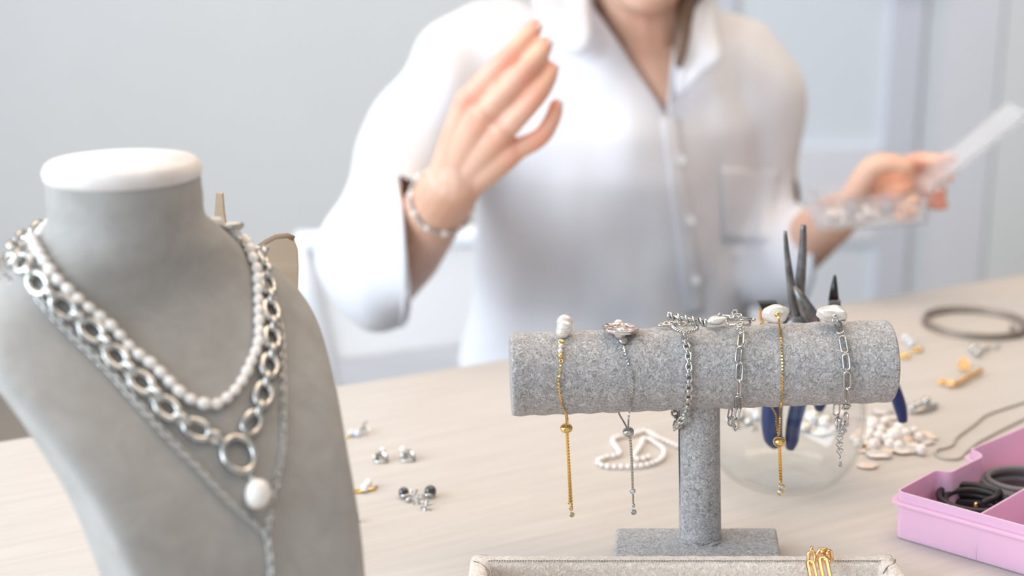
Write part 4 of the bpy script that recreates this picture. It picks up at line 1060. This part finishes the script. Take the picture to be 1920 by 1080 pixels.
# torso and neck
def esec(mb, secs, seg=28):
    k = len(mb.v)
    for (x, y, z, rx, ry) in secs:
        for j in range(seg):
            a = 2 * math.pi * j / seg; mb.v.append(V((x + rx * math.cos(a), y + ry * math.sin(a), z)))
    for i in range(len(secs) - 1):
        for j in range(seg): mb.f.append((k + i * seg + j, k + i * seg + (j + 1) % seg, k + (i + 1) * seg + (j + 1) % seg, k + (i + 1) * seg + j))
    mb.f.append(tuple(k + j for j in range(seg))[::-1]); mb.f.append(tuple(k + (len(secs) - 1) * seg + j for j in range(seg)))
esec(body, [(XC, 1.69, .46, .155, .105), (XC, 1.69, .56, .150, .100), (XC, 1.68, .68, .125, .085), (XC, 1.66, .80, .135, .09), (XC + .003, 1.645, .88, .145, .104), (XC + .005, 1.635, .94, .150, .092), (XC + .01, 1.64, .985, .13, .070), (XC + .015, 1.65, 1.02, .08, .05)])
nk0, nk1 = V((.150, 1.645, .985)), V((.143, 1.615, 1.075))
limb(body, [nk0, V((.147, 1.63, 1.02)), nk1], [(.062, .056), (.052, .052), (.052, .052)])
HC = V((.141, 1.585, 1.148))            # head centre
body.sphere(HC + V((0, .012, .012)), (.076, .096, .098), 28, 20)
body.sphere(HC + V((0, -.030, -.045)), (.056, .058, .066), 24, 16)      # jaw
body.sphere(HC + V((0, -.068, -.086)), (.024, .020, .020), 16, 10)      # chin
limb(body, [HC + V((0, -.086, .012)), HC + V((0, -.100, -.018)), HC + V((0, -.104, -.030))], [.006, .009, .0115], 3, 12)
for s_ in (-1, 1):
    body.sphere(HC + V((s_ * .077, .012, -.01)), (.008, .016, .028), 14, 10)
    body.sphere(HC + V((s_ * .010, -.098, -.030)), (.008, .008, .007), 10, 8)
body.sphere(HC + V((0, -.084, -.060)), (.022, .012, .011), 14, 10)
# raised right arm (picture left)
sh = V((-.030, 1.65, .980)); el = U(724, 524, 1.45); wr_ = U(858, 333, 1.275)
limb(body, [sh, sh.lerp(el, .5) + V((-.02, 0, 0)), el], [.046, .042, .036])
fdir = (wr_ - el).normalized()
limb(body, [el, el.lerp(wr_, .3), el.lerp(wr_, .7), wr_], [(.034, .036), (.037, .038), (.030, .031), (.024, .0275)])
# right hand : knuckles, then fingers
MC = [U(876, 188, 1.262), U(906, 218, 1.243), U(940, 250, 1.240), U(962, 282, 1.247)]
FING = [([U(876, 188, 1.262), U(948, 112, 1.246), U(986, 72, 1.258), U(1003, 52, 1.268)], [.0110, .0094, .0085, .0074]),
        ([U(906, 218, 1.243), U(982, 135, 1.232), U(1012, 100, 1.244), U(1021, 84, 1.253)], [.0112, .0095, .0086, .0074]),
        ([U(940, 250, 1.240), U(1003, 183, 1.230), U(1027, 145, 1.240), U(1031, 130, 1.248)], [.0108, .0092, .0083, .0072]),
        ([U(960, 284, 1.247), U(1012, 258, 1.243), U(1036, 222, 1.249), U(1043, 198, 1.256)], [.0100, .0084, .0076, .0066])]
pal = wr_ + V((0, -.002, 0))
for i, m_ in enumerate(MC):
    o_ = V((( i - 1.5) * .010, 0, -(i - 1.5) * .004))
    limb(body, [wr_ + o_ * .8, (wr_ + o_ * .8).lerp(m_, .55), m_], [(.014, .016), (.0135, .015), (.0118, .0118)], 5)
    limb(body, [wr_ + o_ * .8 + V((0, .012, 0)), (wr_ + o_ * .8).lerp(m_, .55) + V((0, .014, 0)), m_ + V((0, .008, 0))], [.012, .0135, .0100], 5)
for P, rs in FING: limb(body, P, rs, 6, 16)
for i in (0, 1, 2): # knuckle bumps
    body.sphere(MC[i] + V((0, -.0025, .001)), .0112, 14, 10)
# thumb, behind the hand, meeting the fingertips
TH_ = [U(868, 290, 1.288), U(888, 222, 1.305), U(930, 150, 1.300), U(984, 92, 1.280)]
limb(body, TH_, [.0150, .0135, .0100, .0078], 6)
# left arm (picture right), hand holding the box
sh2 = V((.262, 1.66, .972)); el2 = U(1428, 520, 1.70); wr2 = U(1572, 402, 1.50)
limb(body, [sh2, sh2.lerp(el2, .5) + V((.012, 0, 0)), el2], [.046, .042, .036])
limb(body, [el2, el2.lerp(wr2, .35), el2.lerp(wr2, .75), wr2], [(.034, .036), (.035, .036), (.029, .030), (.024, .026)])
yh = 1.475
MC2 = [U(1676, 318, yh + .018), U(1682, 340, yh + .010), U(1684, 362, yh + .002), U(1672, 382, yh - .006)]
for m_ in MC2:
    limb(body, [wr2, wr2.lerp(m_, .5), m_], [(.016, .017), (.0155, .016), (.0120, .0115)], 5)
F2 = [([MC2[0], U(1722, 302, yh + .010), U(1758, 303, yh - .005), U(1786, 301, yh - .012)], [.0102, .0094, .0082, .0066]),
      ([MC2[1], U(1732, 318, yh + .014), U(1762, 325, yh + .002), U(1778, 332, yh - .008)], [.0104, .0094, .0082, .0066]),
      ([MC2[2], U(1728, 342, yh + .012), U(1756, 352, yh + .004), U(1766, 362, yh - .006)], [.0100, .0090, .0078, .0064]),
      ([MC2[3], U(1718, 372, yh + .010), U(1748, 380, yh + .004), U(1768, 384, yh - .004)], [.0092, .0084, .0074, .0062])]
for P, rs in F2: limb(body, P, rs, 6)
limb(body, [U(1600, 372, yh + .005), U(1632, 318, yh - .008), U(1668, 305, yh - .018), U(1700, 312, yh - .026)], [.0145, .0125, .0100, .0078], 6)
# seated legs
for s_ in (-1, 1):
    hp_ = V((XC + s_ * .085, 1.68, .50)); kn = V((XC + s_ * .11, 1.27, .50)); an = V((XC + s_ * .11, 1.30, .09))
    limb(body, [hp_, hp_.lerp(kn, .5), kn], [.078, .070, .052]); limb(body, [kn, kn.lerp(an, .4), an], [.052, .050, .032])
    limb(body, [an, an + V((0, -.05, -.045)), an + V((0, -.13, -.06))], [.032, .03, .022])
bmesh_ = remeshed(body, .0022, 3)
pr = thing('person', 'person in a white shirt with one hand raised, other holding clear box', 'person', (XC, 1.66, 0))
bo_ = put('body', bmesh_, skin_m, pr)
co = np.empty(len(bmesh_.vertices) * 3, 'f'); bmesh_.vertices.foreach_get('co', co); co = co.reshape(-1, 3)
bl = np.zeros(len(co), 'f')
for P, _ in FING + F2:
    for q, r_, a_s in ((P[0], .012, .8), (P[1], .012, .9), (P[3], .011, 1.0)):
        bl = np.maximum(bl, a_s * np.exp(-(((co - np.array(q)) ** 2).sum(1)) / r_ ** 2))
at_ = bmesh_.attributes.new('blush', 'FLOAT', 'POINT'); at_.data.foreach_set('value', bl)
BODY = BVHTree.FromPolygons([v.co.copy() for v in bmesh_.vertices], [tuple(p.vertices) for p in bmesh_.polygons])
# nails
def nail(tip, prev, L_=.0085, W_=.0064, up=None):
    d = (tip - prev).normalized(); c = tip - d * .0010
    n_ = V((.25, -1, .25)) if up is None else V(up); n_ = (n_ - d * n_.dot(d)).normalized()
    h_, nn, _, _ = BODY.ray_cast(c + n_ * .03, -n_)
    if h_ is None: return
    put('fingernail', ball_lo(), nail_m, bo_, frame(h_ + n_ * .0002, d, n_) @ S(L_ / 2, W_ / 2, .0013))
for (P, _), u_ in zip(FING, ((.75, -.6, .3), (.75, -.6, .35), (.9, -.5, .3), (.6, -.8, .2))): nail(P[-1], P[-2], up=u_)
for (P, _) in F2: nail(P[-1], P[-2], up=(.2, -.6, .8))
# face details (above the frame)
for s_ in (-1, 1):
    ec = HC + V((s_ * .031, -.076, .006))
    put('eye', ball_lo(), eye_m, bo_, Matrix.Translation(ec) @ S(.0125, .0125, .0105)); put('iris', ball_lo(), iris_m, bo_, Matrix.Translation(ec + V((0, -.0098, -.002))) @ S(.0055, .003, .0055))
    put('eyebrow', MB().tube([ec + V((-.015, -.016, .018)), ec + V((0, -.020, .022)), ec + V((.015, -.014, .018))], [.001, .0022, .001], 8).mesh('brow'), hair_m, bo_)
put('lips', MB().tube([HC + V((-.021, -.088, -.058)), HC + V((-.008, -.0985, -.056)), HC + V((0, -.0975, -.058)), HC + V((.008, -.0985, -.056)), HC + V((.021, -.088, -.058))], [(.001, .001), (.0042, .004), (.004, .004), (.0042, .004), (.001, .001)], 10).mesh('lips'), lip_m, bo_)
# hair: cap plus a length falling behind the neck on picture right
hm = MB(); hm.sphere(HC + V((0, .028, .026)), (.086, .098, .098), 28, 20)
limb(hm, [HC + V((.070, .02, .0)), HC + V((.066, -.01, -.06)), U(1288, 5, 1.560), U(1280, 60, 1.540), U(1276, 100, 1.530), U(1270, 128, 1.526)], [.020, .019, .0115, .0095, .0075, .004])
limb(hm, [HC + V((-.060, .05, .0)), HC + V((-.05, .075, -.06)), HC + V((-.03, .10, -.15))], [.022, .024, .012])
limb(hm, [HC + V((0, .10, .0)), HC + V((.0, .105, -.08)), HC + V((0, .12, -.18))], [.04, .045, .02])
hme = remeshed(hm, .005, 3, 'hair')
put('hair', hme, hair_m, pr)

# ---- shirt
def seam_noise(v, f, a, st=(1, 1, 1)): return noise.noise(V((v.x * f * st[0], v.y * f * st[1], v.z * f * st[2]))) * a
shb = MB()
esec(shb, [(XC + .00, 1.67, .60, .178, .125), (XC + .00, 1.665, .70, .166, .118), (XC + .002, 1.65, .80, .160, .116), (XC + .004, 1.64, .86, .162, .116), (XC + .006, 1.635, .91, .166, .106), (XC + .008, 1.64, .96, .162, .088), (XC + .012, 1.645, 1.005, .135, .072), (XC + .018, 1.648, 1.04, .100, .066), (XC + .024, 1.648, 1.075, .070, .062), (XC + .024, 1.648, 1.10, .066, .060)], 40)
# sleeves
s1 = [V((-.005, 1.645, .985)), U(838, 190, 1.585), U(752, 352, 1.52), U(703, 455, 1.445), U(714, 506, 1.420), U(805, 448, 1.355)]
limb(shb, s1, [(.066, .064), (.062, .062), (.056, .054), (.054, .056), (.058, .060), (.056, .062)], 6, 24)
s2 = [V((.240, 1.65, .978)), U(1410, 190, 1.64), U(1412, 320, 1.66), U(1412, 430, 1.665), U(1440, 492, 1.635), U(1505, 468, 1.595)]
limb(shb, s2, [(.066, .064), (.058, .060), (.052, .054), (.056, .058), (.058, .058), (.054, .060)], 6, 24)
shm = remeshed(shb, .0055, 8, 'shirt')
bm = bmesh.new(); bm.from_mesh(shm)
# V neck: cut along two planes that contain the y axis, open the front between them
vb = U(1250, 222, 1.53); vl_ = U(1098, -12, 1.56); vr_ = U(1288, -12, 1.56)
def cutplane(p, q): d = (q - p); return V((d.z, 0, -d.x)).normalized()
nl, nr_ = cutplane(vb, vl_), cutplane(vb, vr_)
for n_ in (nl, nr_):
    bmesh.ops.bisect_plane(bm, geom=bm.verts[:] + bm.edges[:] + bm.faces[:], plane_co=vb, plane_no=n_)
# sleeve ends: cut away the closed tip so the cuff is open
cuffs = []
cuffs = [(U(756, 490, 1.40), V((1, .16, .04)).normalized()), (U(1493, 468, 1.598), V((1, .16, .0)).normalized())]
for c_, d in cuffs: bmesh.ops.bisect_plane(bm, geom=bm.verts[:] + bm.edges[:] + bm.faces[:], plane_co=c_, plane_no=d)
dele = []
for f in bm.faces:
    c_ = f.calc_center_median()
    l_in = (c_ - vb).dot(nl); r_in = (c_ - vb).dot(nr_)
    if l_in > 0 and r_in < 0 and c_.z > vb.z and c_.y < 1.65: dele.append(f); continue
    if c_.z > 1.082: dele.append(f); continue
    for (cc_, d), s_ in zip(cuffs, (s1, s2)):
        ax_ = (s_[-1] - s_[-2]); t_ = max(0, min(1.6, (c_ - s_[-2]).dot(ax_) / ax_.length_squared)); near = s_[-2] + ax_ * t_
        if (c_ - cc_).dot(d) > 0 and (c_ - near).length < .082: dele.append(f); break
print('shirt faces', len(bm.faces), 'cut', len(dele))
bmesh.ops.delete(bm, geom=dele, context='FACES')
bm.normal_update()
# folds
torso_c = V((XC, 1.65, 0))
for v in bm.verts:
    p = v.co; n_ = v.normal
    a = seam_noise(p, 9, .014, (1.6, 1, .45)) + seam_noise(p + V((3, 1, 2)), 22, .0045, (1, 1, .6)) 
    # diagonal pulls from the bust towards the placket and vertical gathers
    a += .0035 * math.sin((p.x * .8 + p.z * .5) * 60 + 4 * noise.noise(p * 6)) 
    v.co = p + n_ * (a + .002)
bm.to_mesh(shm); bm.free(); shm.shade_smooth()
so_ = put('shirt', shm, shirt_m, pr)
sm_ = so_.modifiers.new('thick', 'SOLIDIFY'); sm_.thickness = .0016; sm_.offset = 0
SH = BVHTree.FromPolygons([v.co.copy() for v in shm.vertices], [tuple(p.vertices) for p in shm.polygons])
def on_shirt(px, py, off=.003):
    d = ray(px, py).normalized(); h_, n_, _, _ = SH.ray_cast(CAM, d)
    if h_ is None: h_, n_, _, _ = SH.find_nearest(U(px, py, 1.55))
    if n_.dot(d) > 0: n_ = -n_
    return h_ + n_ * off
def patch(quad, nu, nv, off=.003, th=.0012, name='patch', m=shirt_m):
    """thin cloth piece laid over the shirt between four picture corners"""
    mb = MB()
    for i in range(nu + 1):
        for j in range(nv + 1):
            u, v = i / nu, j / nv
            a = V((quad[0][0], quad[0][1], 0)).lerp(V((quad[1][0], quad[1][1], 0)), u); b = V((quad[3][0], quad[3][1], 0)).lerp(V((quad[2][0], quad[2][1], 0)), u); c = a.lerp(b, v)
            mb.v.append(on_shirt(c.x, c.y, off))
    for i in range(nu):
        for j in range(nv): mb.f.append((i * (nv + 1) + j, i * (nv + 1) + j + 1, (i + 1) * (nv + 1) + j + 1, (i + 1) * (nv + 1) + j))
    me_ = mb.mesh(name); o = put(name, me_, m, pr); s_ = o.modifiers.new('t', 'SOLIDIFY'); s_.thickness = th; s_.offset = 1
    return o
patch([(1238, 225), (1268, 222), (1318, 585), (1284, 588)], 4, 30, .0035, .0016, 'placket')
patch([(1350, 312), (1462, 318), (1440, 455), (1352, 450)], 8, 10, .0028, .0012, 'pocket')
for (x, y) in ((1272, 300), (1290, 410), (1300, 520)):
    c_ = on_shirt(x, y, .006); put('button', shared('btn', lambda: MB().lathe([(.0001, .001), (.004, .001), (.005, .0016), (.0055, .0006), (.005, -.0006), (.0001, -.001)], 20).mesh('btn')), shirt_b, so_, frame(c_, V((1, 0, 0)), V((0, -1, 0))))
# collar: two pointed leaves standing on the neckline plus the band behind
def leaf(front, nm='collar'):
    pts = [U(*p) for p in front]; cen = sum(pts, V((0, 0, 0))) / len(pts); mb = MB()
    ol_ = catmull(pts, 5, True); k = len(ol_)
    for s_ in (1.0, .66, .33): mb.v += [cen + (p - cen) * s_ + V((0, -.006 * (1 - s_), 0)) for p in ol_]
    mb.v.append(cen + V((0, -.006, 0)))
    for r_ in range(2):
        for i in range(k): mb.f.append((r_ * k + i, r_ * k + (i + 1) % k, (r_ + 1) * k + (i + 1) % k, (r_ + 1) * k + i))
    for i in range(k): mb.f.append((2 * k + i, 2 * k + (i + 1) % k, 3 * k))
    o = put(nm, mb.mesh('leaf'), shirt_m, pr); s_ = o.modifiers.new('t', 'SOLIDIFY'); s_.thickness = .0022; s_.offset = 0
leaf([(1000, -8, 1.570), (1018, 40, 1.553), (1046, 88, 1.538), (1080, 104, 1.530), (1104, 92, 1.532), (1112, 60, 1.545), (1108, 20, 1.565), (1100, -40, 1.60), (1050, -50, 1.61)])
leaf([(1296, -40, 1.575), (1290, 20, 1.555), (1281, 80, 1.538), (1267, 160, 1.526), (1279, 180, 1.524), (1311, 144, 1.524), (1346, 122, 1.526), (1357, 100, 1.535), (1346, 50, 1.560), (1338, -40, 1.60)])
bandpts = []
for i in range(17):
    a = R(-40 + 260 * i / 16); bandpts.append(V((.150 + .075 * math.cos(a), 1.650 + .070 * math.sin(a), 1.065 + .012 * math.sin(a))))
put('collar_band', MB().tube(bandpts, [(.020, .003)] * 17, 12).mesh('band'), shirt_m, pr)
# cuff bands
for (c_, d), s_ in zip(cuffs, (s1, s2)):
    hit = []
    up = V((0, 0, 1)); up = (up - d * up.dot(d)).normalized(); sd_ = d.cross(up)
    for k in range(28):
        a = 2 * math.pi * k / 28; dr = up * math.cos(a) + sd_ * math.sin(a)
        o_ = c_ - d * .006; h_, n_, _, _ = SH.ray_cast(o_, dr, .12)
        hit.append(h_ + dr * .001 if h_ is not None else o_ + dr * .06)
    put('cuff', MB().tube(catmull(hit, 2, True), [(.0026, .010)] * 56, 8, closed=True).mesh('cuff') if False else MB().tube(catmull(hit, 2, True), .0026, 8, closed=True).mesh('cuff'), shirt_m, pr)
# trousers
tr_ = MB()
esec(tr_, [(XC, 1.69, .44, .165, .12), (XC, 1.69, .52, .175, .125), (XC, 1.68, .62, .160, .112)])
for s_ in (-1, 1):
    hp_ = V((XC + s_ * .085, 1.68, .50)); kn = V((XC + s_ * .11, 1.27, .50)); an = V((XC + s_ * .11, 1.30, .11))
    limb(tr_, [hp_, hp_.lerp(kn, .5), kn], [.088, .080, .062]); limb(tr_, [kn, kn.lerp(an, .4), an], [.062, .060, .048])
put('trousers', remeshed(tr_, .009, 4, 'trousers'), trouser_m, pr)

# jewellery the person wears: things of their own
bc_ = el.lerp(wr_, .80); bdv = fdir
up = V((0, -.2, 1)); up = (up - bdv * up.dot(bdv)).normalized(); sd_ = bdv.cross(up)
wb = thing('wrist_bracelet', 'silver and pearl bead bracelet worn on the raised wrist', 'bracelet', bc_)
wp = []
ax2 = (bdv + V((.25, -.35, -.1))).normalized()
u2 = up - ax2 * up.dot(ax2); u2.normalize(); v2 = ax2.cross(u2)
for k in range(40):
    a = 2 * math.pi * k / 40; dr = u2 * math.cos(a) + v2 * math.sin(a)
    h_, n_, _, _ = BODY.ray_cast(bc_ + dr * .08, -dr); wp.append((h_ if h_ is not None else bc_ + dr * .03) + dr * .0022)
for i, (p, t) in enumerate(resample(catmull(wp, 3, True), .0062, True)):
    put('bead', ball_lo(), silver if i % 3 else pearl_m, wb, Matrix.Translation(p) @ S(.0027 if i % 3 else .0031))
put('string', MB().tube(wp, .0006, 5, closed=True).mesh('s'), silver, wb)
nc = thing('worn_necklace', 'thin dark beaded necklace in the open shirt collar', 'necklace', U(1250, 210, 1.55))
def on_body(px, py, off=.002):
    d = ray(px, py).normalized(); h_, n_, _, _ = BODY.ray_cast(CAM, d)
    return (h_ if h_ is not None else U(px, py, 1.56)) - d * off
np_ = catmull([on_body(a, b) for a, b in ((1282, 30), (1278, 80), (1272, 120), (1266, 160), (1258, 190), (1248, 198), (1236, 185), (1215, 150), (1190, 110), (1165, 75), (1140, 35))], 5)
for p, t in resample(np_, .0042): put('bead', ball_lo(), silver_d, nc, Matrix.Translation(p) @ S(.0014))

# ================================================================== CLEAR BOX held in the hand
yc_ = 1.425
A0, A1, A2, A3 = U(1536, 434, yc_), U(1738, 420, yc_), U(1740, 372, yc_), U(1522, 380, yc_)
hx = (A1 - A0).normalized(); hz = V((-hx.z * .0, 0, 1)); hy = V((0, 1, .12)).normalized()
bw_, bh_, bd_ = (A1 - A0).length, .026, .062
MB_ = Matrix(((hx.x, hy.x, 0, A0.x), (hx.y, hy.y, 0, A0.y), (hx.z, hy.z, 1, A0.z), (0, 0, 0, 1)))
cx = thing('clear_box', 'small clear plastic bead box with open lid held in the hand', 'box', A0)
def lb(x0, x1, y0, y1, z0_, z1_): return MB().box(((x0 + x1) / 2, (y0 + y1) / 2, (z0_ + z1_) / 2), (x1 - x0, y1 - y0, z1_ - z0_), MB_).mesh('b', False)
w_ = .0016
put('box_base', lb(0, bw_, 0, bd_, 0, w_), plastic_clear, cx)
for b_ in ((0, bw_, 0, w_, w_, bh_), (0, bw_, bd_ - w_, bd_, w_, bh_), (0, w_, w_, bd_ - w_, w_, bh_), (bw_ - w_, bw_, w_, bd_ - w_, w_, bh_)): put('side', lb(*b_), plastic_clear, cx)
for t in (.33, .66): put('divider', lb(bw_ * t, bw_ * t + .001, w_, bd_ - w_, w_, bh_ * .9), plastic_clear, cx)
put('divider', lb(w_, bw_ - w_, bd_ * .5, bd_ * .5 + .001, w_, bh_ * .9), plastic_clear, cx)
lm = MB(); lidA, lidB = U(1744, 366, yc_), U(1930, 216, yc_ - .05); ld = (lidB - lidA); ly = V((0, .055, .003)); nn_ = ld.cross(ly).normalized() * .006
q_ = [lidA, lidB, lidB + ly, lidA + ly]; lm.add(q_ + [p + nn_ for p in q_], [(0, 1, 2, 3), (7, 6, 5, 4), (0, 4, 5, 1), (1, 5, 6, 2), (2, 6, 7, 3), (3, 7, 4, 0)])
put('lid', lm.mesh('lid', False), plastic_clear, cx)
rb = random.Random(4)
cnt = 0
for (x0_, x1_, n_, m_, lab) in ((.70, .97, 20, mat('peach_bead', (.85, .50, .30), .4), 'peach bead in the right compartment of the clear box'), (.03, .30, 16, baroque, 'pale bead in the left compartment of the clear box'), (.36, .63, 12, baroque, 'pale bead in the middle compartment of the clear box')):
    for i in range(n_):
        r_ = .0040; x = rb.uniform(x0_ * bw_ + r_, x1_ * bw_ - r_); y = rb.uniform(w_ + r_, bd_ * .48 - r_); z = w_ + r_ + (i // 8) * r_ * 1.7
        o = put('bead', ball_lo(), m_, None, MB_ @ Matrix.Translation((x, y, z)) @ S(r_)); tag(o, lab, 'bead', 'beads in the clear box')
